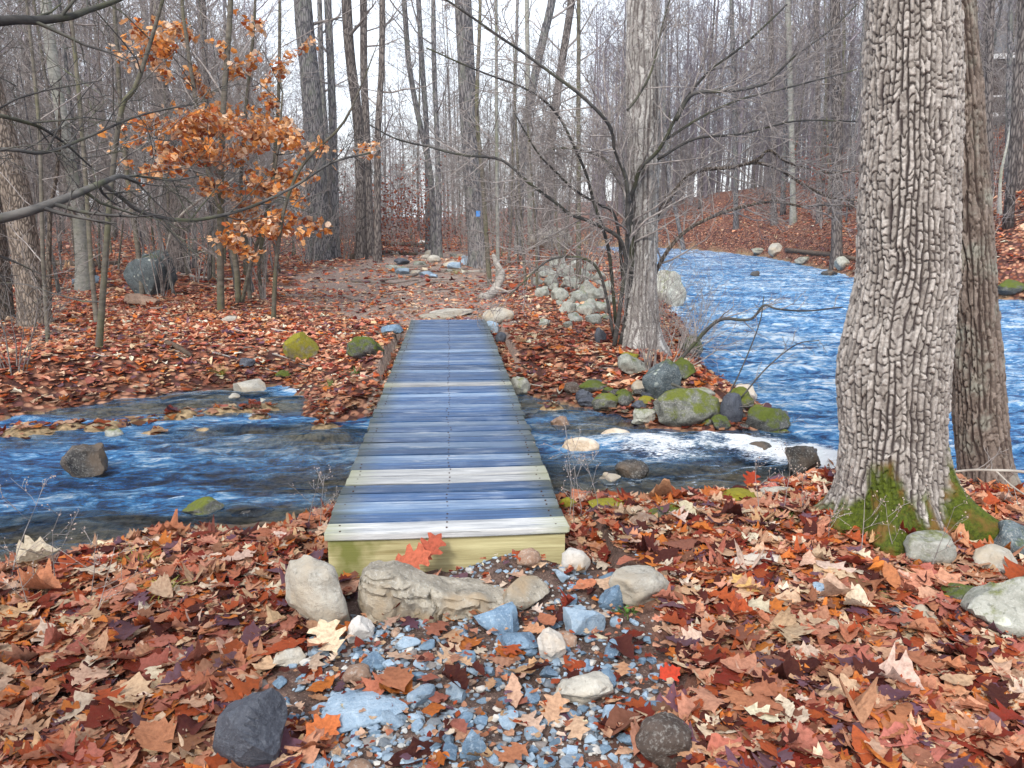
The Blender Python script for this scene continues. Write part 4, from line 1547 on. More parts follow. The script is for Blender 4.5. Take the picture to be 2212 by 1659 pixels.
T('slim tree far up the river bank left of the bowed one', [(1590, 500), (1588, 300), (1580, 0)], 12, 10, y=50, top=19, first=7)
T('dark trunk behind the twin oaks at the right', [(2138, 420), (2136, 280), (2138, 120), (2142, 0)], 18, 16, y=26, bark='bark_oak', top=19, first=7)
T('slim trunk in front of the house on the right hill', [(2176, 430), (2178, 250), (2182, 100), (2184, 0)], 13, 11, y=27, bark='bark_grey', top=18, first=6)
T('trunk at the right frame edge beside the house', [(2206, 520), (2204, 300), (2206, 0)], 15, 13, y=25, bark='bark_oak', top=18, first=7)
T('forked grey sapling on the slope below the house', [(2168, 560), (2160, 470), (2162, 380), (2178, 300)], 8, 5, y=23.5, bark='bark_pale', top=7, first=2.5, name='sapling')
# left foreground
T('thick scaly trunk leaning left at the left frame edge', [(78, 702), (58, 560), (30, 400), (-12, 240), (-60, 60)], 62, 56, bark='bark_left', name='oak_tree', top=11, first=5, flare=.25)
T('broad rough trunk cut by the left frame edge', [(-4, 690), (-14, 540), (-30, 380), (-50, 200)], 60, 50, bark='bark_left', name='oak_tree', top=10, first=6, flare=.2)
T('thin dark sapling forking high beside the orange leaves', [(214, 756), (222, 640), (236, 450), (252, 300), (268, 220), (300, 170)], 15, 10, bark='bark_sapling', name='sapling', top=6, first=2.4, low=5, twig='twig_dark', flare=.15)
T('straight brown sapling rising through the orange leaves', [(477, 674), (476, 500), (480, 280), (492, 100), (498, 0)], 16, 12, bark='bark_sapling', name='sapling', top=8, first=2.2, low=4, nlimb=14, flare=.15)
T('bent grey sapling leaning right near the far deck end', [(591, 690), (596, 580), (612, 460), (640, 380), (676, 330), (740, 268)], 11, 6, bark='bark_sapling', name='sapling', top=4.6, first=1.3, low=3, flare=.1, limbL=1.8)
T('thin sapling left of the straight brown sapling', [(104, 742), (98, 640), (92, 540), (86, 300), (70, 120)], 10, 7, bark='bark_sapling', name='sapling', top=6, first=2, low=4, flare=.1)
T('pair sapling close behind the thin forked sapling', [(208, 690), (196, 560), (186, 400), (170, 200), (150, 0)], 11, 8, y=12.5, bark='bark_sapling', name='sapling', top=7, first=2, low=5, flare=.1)
T('slim grey sapling between the orange leaves and the bent one', [(540, 648), (532, 540), (520, 420), (530, 250), (548, 60)], 10, 7, bark='bark_sapling', name='sapling', top=8, first=2, low=4, flare=.1)
T('thin slanting sapling right of the slim grey sapling', [(566, 640), (560, 560), (585, 420), (600, 250), (604, 60)], 9, 7, y=16.5, bark='bark_sapling', name='sapling', top=8, first=2, low=4, flare=.1)
T('brown sapling behind the lichen boulder', [(304, 590), (296, 520), (280, 420), (262, 250), (250, 60)], 12, 9, y=17.5, bark='bark_sapling', name='sapling', top=9, first=2.5, low=4, flare=.1)
T('dark pole left of the straight brown sapling', [(452, 600), (452, 400), (446, 200), (440, 0)], 11, 9, y=21, bark='bark_oak', name='sapling', top=11, first=3, low=4, flare=.1)
T('crooked leaning sapling left of the beech trunk', [(98, 600), (108, 470), (122, 380), (128, 300)], 11, 8, y=15, bark='bark_left', name='sapling', top=3.6, limbs=False, flare=.1)
T('slanted dead pole crossing behind the lichen boulder', [(345, 575), (370, 500), (420, 440), (500, 390)], 8, 5, y=18, bark='wood_old', name='sapling', top=2.8, limbs=False, flare=.05)
T('leggy sapling beside the path left of the driftwood', [(1058, 622), (1050, 500), (1042, 380), (1030, 240), (1036, 60)], 12, 8, bark='bark_sapling', name='sapling', top=9, first=2.2, low=4, nlimb=12, flare=.1)
T('thin upright sapling behind the driftwood log', [(1135, 620), (1128, 500), (1120, 380), (1112, 200)], 7, 5, bark='bark_sapling', name='sapling', top=6, first=1.6, low=3, flare=.1)
T('upright sapling right of the driftwood log', [(1160, 640), (1158, 520), (1150, 400), (1140, 270)], 6, 4, bark='bark_sapling', name='sapling', top=5, first=1.4, low=3, flare=.1)

# blue trail blaze on the middle oak
_oak = [o for o in bpy.data.objects if o.name == 'oak_tree'][0]
nb = NT('blue_paint')
nb.fin((.03, .22, .62), .6, .3)
_p = at_y(1032, 462, on_ground(1035, 580)[1])
mb = MB()
_rr = 44 * mpp(_p[1]) / 2
xs_ = np.linspace(-.055, .055, 6)
for q in range(5):
    pass
vv = []
for zz in (-.09, .09):
    for a in np.linspace(-.5, .5, 6) * .35:
        vv.append((math.sin(a) * _rr * 1.1, -math.cos(a) * _rr * 1.1, zz))
vv = np.array(vv)
mb.add(vv, [(i, i + 1, i + 7, i + 6) for i in range(5)])
o = mb.build('blaze', nb.m, _oak)
o.location = Vector(_p) - _oak.location
o['label'] = 'small blue painted trail blaze'

# ---------- deeply furrowed trunks near us
def cells(u, v, nu, s):
    """2-D cellular noise, periodic in u with nu cells; returns F2-F1 and a cell id value"""
    iu, iv = np.floor(u).astype(np.int64), np.floor(v).astype(np.int64)
    f1 = np.full(u.shape, 9.0)
    f2 = np.full(u.shape, 9.0)
    cid = np.zeros(u.shape)
    for a in (-1, 0, 1):
        for b in (-1, 0, 1):
            cu, cv = iu + a, iv + b
            h1 = _hash(np.mod(cu, nu), cv, np.zeros_like(cu), s)
            h2 = _hash(np.mod(cu, nu), cv, np.ones_like(cu), s)
            d = np.hypot(cu + .1 + .8 * h1 - u, cv + .1 + .8 * h2 - v)
            nw = d < f1
            f2 = np.where(nw, f1, np.minimum(f2, d))
            cid = np.where(nw, h1, cid)
            f1 = np.where(nw, d, f1)
    return f2 - f1, cid


def mat_furrow(name, light, lightb, inner, moss_top=None, moss_x=None, lichen=None):
    n = NT(name)
    f = n.attr('furrow')
    cid = n.attr('cell')
    v = n.coord((1, 1, 1), rnd=False)
    c = n.mix(cid, light, lightb)
    nz = n.noise(v, 60, 5, .75)
    c = n.mix(n.ramp(nz, [(.35, (0, 0, 0)), (.7, (1, 1, 1))]), n.mix(.55, c, inner), c)
    if lichen:
        c = n.mix(n.math('MULTIPLY', n.ramp(n.noise(v, 4, 5, .7), [(.52, (0, 0, 0)), (.66, (1, 1, 1))]), .7), c, lichen)
    c = n.mix(n.math('MULTIPLY', f, .95), c, inner)
    h = nz
    if moss_top:
        mo = n.attr('moss')
        mc = n.mix(n.ramp(n.noise(v, 55, 5, .8), [(.3, (0, 0, 0)), (.7, (1, 1, 1))]), (.012, .020, .002), (.10, .13, .010))
        mc = n.mix(n.ramp(n.noise(v, 9, 4), [(.5, (0, 0, 0)), (.65, (1, 1, 1))]), mc, (.13, .075, .018))
        c = n.mix(mo, c, mc)
        h = n.math('ADD', nz, n.math('MULTIPLY', mo, n.noise(v, 150, 3, .8)))
    n.bump(h, .55, .008)
    return n.fin(c, .85, .25)


def furrow_trunk(label, edges, y, name, mat, nc=300, dz=.0055, cw=.03, ch=.075, depth=.014, roots=(), top=9.0, ground=None, moss=None, seed=1, limbs=7, squash=1.0, ph=.25):
    """edges: (pixel row, left column, right column) of the outline; roots: (azimuth, reach, sharpness)"""
    E = []
    for py, l, r in edges:
        a, b = at_y(l, py, y), at_y(r, py, y)
        E.append(((a[2] + b[2]) / 2, (a[0] + b[0]) / 2, (b[0] - a[0]) / 2))
    E.sort()
    E = np.array(E)
    zt = E[-1, 0]
    zg = ground
    z = np.concatenate([np.arange(zg - .12, zt, dz), np.linspace(zt, top, 40)[1:]])
    cx = np.interp(z, E[:, 0], E[:, 1])
    rr = np.interp(z, E[:, 0], E[:, 2])
    ksm = max(3, int(.08 / dz) | 1)
    ker = np.ones(ksm) / ksm
    pad = lambda a: np.convolve(np.pad(a, ksm // 2, 'edge'), ker, 'valid')[:len(a)]
    cx, rr = pad(cx), pad(rr)
    up = z > zt
    sl = (E[-1, 1] - E[-3, 1]) / (E[-1, 0] - E[-3, 0])
    cx = np.where(up, E[-1, 1] + sl * (z - zt), cx)
    rr = np.where(up, E[-1, 2] * (1 - .6 * (z - zt) / (top - zt)), rr)
    th = np.arange(nc) * 2 * math.pi / nc
    Z, TH = np.meshgrid(z, th, indexing='ij')
    RR = np.repeat(rr[:, None], nc, 1)
    for az, reach, sh, hh in roots:
        d = np.angle(np.exp(1j * (TH - R(az))))
        RR = RR + reach * np.exp(-(d / sh) ** 2) * np.exp(-np.maximum(Z - zg, 0) / hh)
    rm = float(np.median(rr))
    circ = 2 * math.pi * rm
    nu = max(6, int(circ / cw))
    zf, tf = Z.ravel(), TH.ravel()
    cyl = np.stack([np.cos(tf), np.sin(tf), zf * 1.0], 1)
    w1 = fbm(cyl * np.array([2.5, 2.5, 3.0]), 3, seed)
    w2 = fbm(cyl * np.array([6, 6, 9.0]), 3, seed + 5)
    u = tf / (2 * math.pi) * nu + w1 * .3 + w2 * .16
    v = zf / ch + w2 * .35 + _hash(np.floor(u).astype(np.int64) % nu, np.zeros(len(u), np.int64), np.zeros(len(u), np.int64), 3) * 0
    u = u + w1 * .25
    rowk = np.floor(v * .45 + w1 * .8).astype(np.int64)
    u = u + .38 * (_hash(rowk, np.floor(u * .34).astype(np.int64) % nu, np.zeros_like(rowk), seed + 12) - .5)
    ci = np.floor(u).astype(np.int64)
    fu = u - ci
    zr = np.zeros_like(ci)
    edge = np.where(fu < .5, ci, ci + 1)
    du = np.minimum(fu, 1 - fu)
    st = .35 + .65 * (_hash(np.mod(edge, nu), np.floor(v * .16 + _hash(np.mod(edge, nu), zr, zr, 7) * 9).astype(np.int64), zr, seed + 2) > .22)
    vv = v * (.7 + .6 * _hash(np.mod(ci, nu), zr, zr, seed + 4)) + 9 * _hash(np.mod(ci, nu), zr, zr, seed) + .5 * w2
    fv = vv - np.floor(vv)
    dv = np.minimum(fv, 1 - fv)
    hst = .3 + .7 * (_hash(np.mod(ci, nu), np.floor(vv + .5).astype(np.int64), zr, seed + 6) > .3)
    wid = .19 + .10 * w2
    crack = np.maximum(sstep(wid + .08, .03, du) * st, sstep(.15, .03, dv) * .8 * hst)
    cid = _hash(np.mod(ci, nu), np.floor(vv).astype(np.int64), zr, seed + 8)
    bs = .55 + .45 * sstep(.0, .5, zf - zg)
    R_ = RR.ravel() + depth * ((1 - crack) * (.75 + .5 * cid) - 1.0) * bs + .005 * w1 + .003 * w2 + .0028 * fbm(cyl * np.array([22, 22, 50.0]), 3, seed + 30)
    P = np.stack([np.repeat(cx, nc) + np.cos(tf) * R_, y + np.sin(tf) * R_ * squash, zf], 1)
    org = np.array([float(np.interp(zg, z, cx)), y, zg])
    i = np.arange(len(z) - 1)[:, None] * nc
    j = np.arange(nc)[None, :]
    j2 = (j + 1) % nc
    q = np.stack([i + j, i + j2, i + nc + j2, i + nc + j], -1).reshape(-1, 4)
    e = empty(name, org, label, 'tree')
    mb = MB()
    mb.add(P - org, q)
    o = mb.build('trunk', mat, e)
    set_attr(o.data, 'furrow', crack)
    set_attr(o.data, 'cell', cid)
    if moss:
        mz, az0, wid = moss
        ang = np.angle(np.exp(1j * (tf - R(az0))))
        side = np.maximum(np.exp(-((ang + .45) / .55) ** 2), .75 * np.exp(-((ang - .98) / .38) ** 2))
        mo = sstep(mz * (.12 + 1.1 * side) + .07, mz * (.12 + 1.1 * side) - .09, (zf - zg) + .13 * w2 + .07 * w1) * sstep(.0, .3, side + .3 + .2 * w2)
        set_attr(o.data, 'moss', mo)
    rg = np.random.default_rng(seed)
    cb = MB()
    for k in range(limbs):
        zz = zt + .8 + (top - zt - .9) * rg.random()
        k2 = int(np.argmin(np.abs(z - zz)))
        az = rg.uniform(0, 6.28)
        grow(cb, np.array([cx[k2], y, zz]) - org, np.array([math.cos(az), math.sin(az), .5]), rg.uniform(2, 4), rr[k2] * .35, 1, rg, (0, 5, 3), .06, .14, .004)
    if limbs:
        cb.build('crown', M['twig'], e)
    return e


M['oak_furrow'] = mat_furrow('furrowed_oak_bark', (.29, .265, .24), (.54, .505, .47), (.03, .02, .022), moss_top=1)
M['oak_furrow2'] = mat_furrow('dark_furrowed_bark', (.15, .12, .10), (.30, .25, .215), (.035, .022, .02), lichen=(.28, .29, .25))
M['peel'] = mat_furrow('peeling_bark', (.25, .24, .225), (.62, .61, .585), (.075, .06, .058))
OAKY = 3.98
gz = hz(*at_y(1975, 1130, OAKY)[:2])
furrow_trunk('huge rough oak trunk with mossy roots at the right', [(-260, 1891, 2054), (-120, 1887, 2058), (0, 1883, 2062), (150, 1877, 2064), (300, 1871, 2062), (450, 1865, 2059), (600, 1861, 2058), (660, 1849, 2047), (720, 1835, 2041), (780, 1821, 2037), (820, 1817, 2035), (860, 1821, 2031), (930, 1826, 2025), (1000, 1823, 2023), (1060, 1821, 2027), (1120, 1818, 2041), (1200, 1815, 2046)],
             OAKY, 'oak_tree', M['oak_furrow'], roots=[(196, .15, .24, .10), (238, .22, .30, .14), (278, .06, .2, .1), (320, .40, .24, .15), (352, .10, .2, .09), (90, .15, .5, .12), (150, .12, .4, .1)], ground=gz, moss=(.33, 262, 1.0), seed=3, depth=.021, cw=.030, ch=.050, nc=420, dz=.0052)
OY2 = 4.75
gz2 = hz(*at_y(2130, 1080, OY2)[:2])
furrow_trunk('darker second oak trunk close behind the huge rough one', [(-160, 2010, 2086), (0, 2025, 2100), (150, 2035, 2112), (300, 2042, 2124), (500, 2048, 2138), (620, 2061, 2146), (760, 2060, 2156), (900, 2066, 2166), (1000, 2076, 2176), (1080, 2082, 2186), (1150, 2086, 2192)],
             OY2, 'oak_tree', M['oak_furrow2'], nc=200, dz=.008, roots=[(300, .10, .4, .12), (240, .08, .5, .12), (30, .12, .4, .1)], ground=gz2, seed=11, depth=.019, cw=.032, ch=.075)
g3 = on_ground(1388, 752)
furrow_trunk('pale peeling trunk standing on the bank right of the far deck end', [(-120, 1356, 1420), (0, 1354, 1424), (200, 1352, 1428), (320, 1356, 1424), (480, 1354, 1420), (600, 1352, 1418), (680, 1348, 1420), (730, 1342, 1428), (770, 1338, 1436)],
             g3[1], 'sycamore_tree', M['peel'], nc=130, dz=.016, roots=[(300, .16, .4, .15), (230, .12, .4, .15), (0, .1, .5, .15)], ground=g3[2] - .05, seed=19, depth=.016, cw=.06, ch=.16, top=10)

# ---------- branches traced from the photograph
def limb_px(pts, y0, y1):
    n = len(pts)
    return np.array([at_y(a, b, y0 + (y1 - y0) * i / (n - 1)) for i, (a, b) in enumerate(pts)])


def limb(mb, tw, pts, y0, y1, w0, w1, rg, twigs=(10, 4), tl=.8, n=None, org=None, tips=None, rmin=.0022, ang=(25, 70), up=.03):
    P = spline(limb_px(pts, y0, y1), n or (4 * len(pts) + 4))
    P = P + fbm(P * 2.5, 2, 8)[:, None] * np.array([.006, .012, .006])
    if org is not None:
        P = P - org
    rad = np.linspace(w0 * mpp(y0), w1 * mpp(y1), len(P)) / 2
    rad = np.maximum(rad, .0025)
    mb.tube(P, rad, 8)
    if tw is not None:
        branch_off(tw, P, rad, tl * 2, 0, rg, (twigs[0],) + tuple(twigs[1:]), up, .13, rmin, ang, (.3, .6), tips, .15, lmax=tl)
    return P, rad


def shrub_tree():
    rg = np.random.default_rng(31)
    g = on_ground(1335, 748)
    y = g[1] - .1
    e = empty('bare_shrub', g, 'wide spreading bare shrub with long mossy limbs before the peeling trunk', 'shrub')
    tw = MB()
    L = [([(1326, 752), (1340, 660), (1352, 560), (1356, 480), (1354, 394), (1330, 325), (1316, 270), (1258, 209), (1148, 127), (1083, 82), (994, 20), (930, -20)], y, y - 1.8, 11, 4, 20),
         ([(1340, 748), (1362, 640), (1365, 540), (1362, 440), (1372, 400), (1384, 363), (1418, 330), (1440, 295), (1474, 227), (1525, 161), (1609, 95), (1700, 10)], y, y - .6, 12, 4, 16),
         ([(1354, 240), (1380, 205), (1408, 151), (1432, 51), (1450, -10)], y - 1.0, y - 1.2, 6, 3, 8),
         ([(1352, 560), (1338, 515), (1280, 480), (1230, 462), (1190, 430), (1145, 397), (1083, 346), (994, 335), (930, 318), (857, 301), (800, 270)], y - .1, y - 1.2, 9, 3, 18),
         ([(1330, 700), (1318, 560), (1302, 493), (1280, 430), (1264, 370), (1237, 308), (1199, 240), (1141, 195), (1028, 151), (922, 103)], y, y - 1.3, 8, 3, 16),
         ([(1326, 730), (1300, 600), (1262, 560), (1190, 560), (1130, 610), (1100, 640)], y, y - .8, 7, 3, 8),
         ([(1346, 600), (1330, 470), (1290, 440), (1240, 410), (1200, 370), (1160, 330), (1110, 240)], y, y - .7, 7, 3, 10),
         ([(1460, 260), (1484, 216), (1510, 199), (1576, 197), (1646, 183), (1675, 161), (1722, 117), (1792, 66), (1854, 7)], y - .5, y - 1.3, 9, 3, 14),
         ([(1362, 440), (1330, 380), (1300, 340), (1230, 320), (1180, 325)], y, y + .3, 6, 3, 8),
         ([(1440, 300), (1520, 250), (1600, 215), (1700, 190), (1850, 150)], y - .3, y - 1.0, 6, 3, 10),
         ([(1420, 345), (1500, 300), (1600, 290), (1720, 262), (1850, 262)], y - .3, y - .8, 6, 3, 10)]
    for pts, y0, y1, w0, w1, nt in L:
        mb = MB()
        limb(mb, tw, pts, y0, y1, w0, w1, rg, (int(nt * 1.5), 6, 4), 1.1, org=g, rmin=.003)
        mb.build('limb', M['twig_dark'], e)
    tw.build('twigs', M['twig'], e)
    # second one: the limbs that lean over the river
    e = empty('bare_shrub', g + np.array([.35, .6, 0]), 'leaning bare shrub whose limbs reach over the river behind the peeling trunk', 'shrub')
    o2 = g + np.array([.35, .6, 0])
    tw = MB()
    y = y + .6
    L = [([(1380, 730), (1398, 580), (1415, 479), (1451, 421), (1492, 377), (1528, 366), (1579, 362), (1630, 351), (1680, 365), (1738, 400), (1800, 428), (1854, 432)], y, y - .8, 12, 4, 14),
         ([(1618, 353), (1640, 342), (1663, 325), (1700, 350), (1776, 372), (1856, 370)], y - .5, y - .8, 8, 3, 8),
         ([(1390, 720), (1405, 620), (1440, 545), (1488, 494), (1550, 464), (1609, 446), (1674, 435), (1730, 446), (1774, 444), (1854, 446)], y, y - 1.0, 10, 3, 14)]
    for pts, y0, y1, w0, w1, nt in L:
        mb = MB()
        limb(mb, tw, pts, y0, y1, w0, w1, rg, (int(nt * 1.5), 6, 4), 1.0, org=o2, rmin=.003)
        mb.build('limb', M['bark_left'], e)
    tw.build('twigs', M['twig'], e)


shrub_tree()


def left_overhang():
    rg = np.random.default_rng(77)
    b = np.array([-4.6, 5.0, hz(-4.6, 5.0)]) if False else np.array([-5.2, 4.2, hz(-5.2, 4.2)])
    e = empty('overhanging_tree', b, 'tree off the left edge whose long dark limb hangs over the stream', 'tree')
    mb = MB()
    zs = np.linspace(-.4, 8, 14)
    trunk_tube(mb, np.stack([zs * .02, zs * .01, zs], 1), .16 * (1 - .08 * np.maximum(zs, 0)), 12, rg)
    mb.build('trunk', M['bark_left'], e)
    tw = MB()
    L = [([(-700, 640), (-350, 540), (0, 472), (120, 436), (190, 408), (232, 390), (262, 380), (300, 395)], 4.4, 5.6, 26, 7, 8),
         ([(222, 396), (260, 425), (310, 458), (400, 476), (480, 465), (560, 440), (640, 400), (720, 350), (800, 330)], 5.5, 6.4, 10, 4, 14),
         ([(-700, 200), (-300, 90), (0, 46), (80, 44), (150, 36), (190, 22), (240, 6), (300, -20)], 4.4, 5.4, 24, 7, 8),
         ([(260, 382), (300, 380), (370, 390), (430, 380)], 5.5, 5.9, 6, 3, 8),
         ([(-500, 330), (-100, 250), (60, 266), (130, 300), (200, 360)], 4.4, 5.5, 12, 3, 8),
         ([(-500, 430), (-60, 330), (90, 330), (180, 300), (300, 250), (420, 225)], 4.5, 5.8, 10, 3, 10)]
    for pts, y0, y1, w0, w1, nt in L:
        m2 = MB()
        P, _ = limb(m2, tw, pts, y0, y1, w0, w1, rg, (int(nt * .9), 4, 2), .7, org=b)
        m2.build('limb', M['twig_dark'], e)
    tw.build('twigs', M['twig_dark'], e)


left_overhang()


def beech_leaves():
    """the orange leaf sprays of a young beech, hung on real twigs"""
    rg = np.random.default_rng(9)
    g = on_ground(515, 655)
    g[1] += 0
    e = empty('young_beech_tree', g, 'young beech still holding sprays of bright orange leaves', 'tree')
    tb = MB()
    yb = g[1]
    stem = [(515, 658), (508, 560), (470, 430), (440, 330), (420, 200), (400, 60), (390, -40)]
    P, rad = limb(tb, None, stem, yb, yb - .6, 13, 6, rg, org=g)
    P2, rad2 = limb(tb, None, [(522, 655), (545, 560), (580, 440), (600, 330), (610, 200)], yb, yb - .5, 9, 4, rg, org=g)
    tb.build('trunk', M['bark_sapling'], e)
    CLU = [(350, 95, 60, 40, 60), (385, 60, 60, 45, 40), (330, 130, 40, 30, 20), (430, 175, 60, 40, 34), (480, 250, 90, 40, 110), (400, 265, 90, 40, 110), (330, 265, 60, 25, 50), (540, 270, 70, 50, 90), (590, 240, 60, 60, 50), (420, 320, 110, 45, 110), (350, 340, 60, 40, 50),
           (500, 330, 80, 40, 60), (620, 290, 60, 40, 40), (560, 395, 70, 30, 60), (640, 380, 60, 30, 50), (650, 425, 30, 20, 24), (470, 400, 60, 25, 30), (525, 480, 45, 25, 50), (585, 500, 60, 25, 70), (500, 515, 30, 15, 26), (540, 440, 50, 25, 24), (300, 360, 50, 40, 24), (620, 470, 50, 30, 26),
           (530, 540, 30, 14, 16), (700, 320, 40, 30, 14), (600, 140, 60, 60, 24), (510, 150, 50, 50, 22), (300, 60, 40, 30, 10), (790, 325, 30, 14, 10), (540, 60, 50, 40, 10)]
    tw = MB()
    pos, size = [], []
    allP = np.concatenate([P[6:], P2[4:]])
    for px, py, rx, ry, n in CLU:
        yy = yb - rg.uniform(-.2, 3.0)
        c = at_y(px, py, yy) - g
        k = int(np.argmin(np.linalg.norm(allP - c + np.array([0, 0, .4]), axis=1)))
        mid = (allP[k] + c) / 2 + np.array([0, 0, .05])
        path = spline([allP[k], mid, c], 8)
        tw.tube(path, np.linspace(.009, .004, 8), 5, False)
        m = mpp(yy)
        for q in range(max(3, n // 9)):
            s0 = path[rg.integers(4, 8)]
            tip = c + np.array([rg.normal(0, rx * .6), rg.normal(0, rx * .5), rg.normal(0, ry * .55)]) * m
            pp = spline([s0, (s0 + tip) / 2 + rg.normal(0, .03, 3), tip], 6)
            tw.tube(pp, np.linspace(.004, .002, 6), 3, False)
            for a in range(int(n / max(3, n // 9) * 3.6) + 1):
                u = pp[rg.integers(1, 6)]
                pos.append(u + rg.normal(0, .06, 3) + np.array([0, 0, -.03]))
                size.append(rg.uniform(.085, .14))
    tw.build('twigs', M['twig_dark'], e)
    pos, size = np.array(pos), np.array(size)
    n = len(pos)
    pal = 1.1 * np.array([(.68, .28, .07), (.74, .40, .18), (.80, .60, .44), (.52, .18, .04), (.74, .44, .24), (.38, .10, .03)])
    col = pal[rg.integers(0, 6, n)] * rg.uniform(.75, 1.15, (n, 1))
    mb = leaves_mesh(pos, size, rg.uniform(0, 6.28, n), rg.uniform(.3, 1.4, n), rg.uniform(0, 6.28, n), col, rg, False)
    o = mb.build('leaves', M['leaf'], e)


beech_leaves()


def few_leaves(label, pts, y, col, seed):
    pass


# stems of the leafless brush on the gravel point and along the bank
def brush(label, px, py, h, n, spread, lean=(0, 0), mat='twig', group=None, nc=(5, 4), r=(.004, .01)):
    g = on_ground(px, py)
    rg = np.random.default_rng(int(px * 3 + py))
    e = MB()
    for k in range(n):
        az = rg.uniform(0, 6.28)
        s = rg.uniform(.05, spread)
        d = np.array([math.cos(az) * s + lean[0], math.sin(az) * s + lean[1], 1])
        grow(e, np.array([math.cos(az), math.sin(az), 0]) * rg.uniform(0, .12) - np.array([0, 0, .06]), d, h * rg.uniform(.55, 1.1), rg.uniform(*r), 1, rg, (0,) + nc, .03, .12, .002)
    o = e.build('bare_bush', M[mat])
    o.location = g
    return tag(o, label, 'bush', group)


brush('thicket of upright thin stems on the gravel point', 1408, 800, 1.5, 14, .25)
brush('spreading twiggy bush at the river edge behind the point', 1470, 770, 1.3, 12, .7, (.25, 0))
brush('bush of thin twigs leaning right from the point', 1450, 800, 1.1, 8, .5, (.6, -.1))
brush('bare bush at the foot of the peeling trunk', 1330, 700, 1.6, 12, .5)
brush('tangled bush on the left bank by the frame edge', 30, 800, 1.3, 10, .7)
brush('dark tangled bush beside the leaning scaly trunk', 60, 690, 1.8, 12, .8, mat='twig_dark')
brush('fine bush right of the stone heap', 1345, 620, 1.8, 12, .6)
brush('stemmy bush behind the blazed oak', 1010, 575, 3.2, 16, .25, mat='twig')
brush('stemmy bush at the foot of the blazed oak', 1045, 590, 2.4, 14, .3, mat='twig')


def broken_branch():
    rg = np.random.default_rng(3)
    g = on_ground(1445, 812)
    e = empty('dead_branch', g, 'bent dead branch reaching from the point over the river', 'branch')
    mb, tw = MB(), MB()
    y = g[1]
    limb(mb, tw, [(1442, 812), (1480, 765), (1530, 710), (1562, 690), (1600, 692), (1626, 688), (1650, 660), (1680, 668), (1740, 672), (1820, 664)], y, y - .5, 9, 3, rg, (10, 3), .45, org=g)
    mb.build('stem', M['twig_dark'], e)
    tw.build('twigs', M['twig'], e)
    e = empty('dead_branch', on_ground(1560, 880), 'thin dead branch trailing from the point into the rapids', 'branch')
    mb, tw = MB(), MB()
    o = np.array(e.location)
    y = o[1]
    limb(mb, tw, [(1450, 830), (1500, 850), (1560, 880), (1620, 905), (1700, 920), (1740, 950), (1800, 940)], y + .2, y - .6, 7, 3, rg, (8, 3), .3, org=o)
    limb(mb, tw, [(1560, 880), (1600, 800), (1640, 700), (1650, 640)], y, y - .2, 4, 2, rg, (6, 3), .3, org=o)
    limb(mb, tw, [(1600, 860), (1660, 790), (1720, 745), (1770, 735)], y - .1, y - .2, 4, 2, rg, (8, 3), .3, org=o)
    mb.build('stem', M['twig_dark'], e)
    tw.build('twigs', M['twig'], e)
    # grey twig crossing the foot of the second oak
    o = np.array([2.9, 3.9, hz(2.9, 3.9)])
    e = empty('fallen_branch', o, 'grey forked branch lying across the foot of the second oak', 'branch')
    mb, tw = MB(), MB()
    limb(mb, tw, [(2040, 1022), (2100, 1016), (2150, 1018), (2220, 1022), (2320, 1040)], 4.3, 4.1, 5, 8, rg, (6, 3), .3, org=o)
    limb(mb, tw, [(2150, 1018), (2185, 1050), (2240, 1085)], 4.2, 4.1, 5, 4, rg, (3, 2), .2, org=o)
    mb.build('stem', M['wood_old'], e)
    tw.build('twigs', M['twig'], e)


broken_branch()

# ------------------------------------------------------------------ logs, roots, sticks
def stick(label, pts, w0, w1, mat='log', name='fallen_log', cat='log', lift=.3, group=None, k=9):
    P = []
    for a, b in pts:
        P.append(on_ground(a, b))
    P = spline(np.array(P), max(6, 4 * len(pts)))
    m = mpp(P[:, 1].mean())
    rad = np.linspace(w0, w1, len(P)) * m / 2
    P[:, 2] = height(P[:, 0], P[:, 1])
    iw = poly_sd(WATER, P[:, 0], P[:, 1]) < 0
    P[:, 2] = np.where(iw, np.maximum(P[:, 2], wl(P[:, 1]) - .01), P[:, 2])
    P[:, 2] = np.convolve(np.pad(P[:, 2], 1, 'edge'), np.ones(3) / 3, 'valid') + rad * lift * 2
    o0 = P.mean(0)
    mb = MB()
    mb.tube(P - o0, rad * (1 + .12 * fbm(P * 6, 2)), k)
    o = mb.build(name, M[mat])
    o.location = o0
    return tag(o, label, cat, group)


# crooked driftwood standing up against the sapling
g = on_ground(1062, 645)
e = empty('driftwood_log', g, 'crooked bleached driftwood log with a cut end beside the path', 'log')
mb = MB()
y = g[1]
P = spline(limb_px([(1042, 646), (1062, 634), (1080, 605), (1084, 590), (1074, 572), (1066, 552)], y, y + 1.6), 22) - g
mb.tube(P, np.linspace(22, 11, 22) * mpp(y) / 2 * (1 + .1 * fbm(P * 5, 2)), 10)
mb.build('stem', M['wood_old'], e)
mb = MB()
P = spline(limb_px([(1070, 622), (1085, 626), (1100, 632)], y, y + .1), 8) - g
mb.tube(P, np.linspace(8, 4, 8) * mpp(y) / 2, 6)
mb.build('stub', M['wood_old'], e)
stick('black branch lying at the far edge of the left stream', [(350, 872), (400, 862), (480, 850), (560, 842)], 12, 5, 'log')
stick('dark sunken log at the near edge of the left stream', [(440, 1148), (520, 1152), (600, 1150), (660, 1146)], 18, 8, 'log')
stick('short brown log among the leaves of the far bank', [(360, 745), (390, 760), (415, 775)], 14, 9, 'log')
stick('long thin log behind the lichen boulder', [(360, 588), (420, 600), (500, 606), (570, 604)], 7, 4, 'wood_old')
stick('dark log lying deep in the left wood', [(100, 575), (180, 578), (260, 572)], 16, 12, 'log')
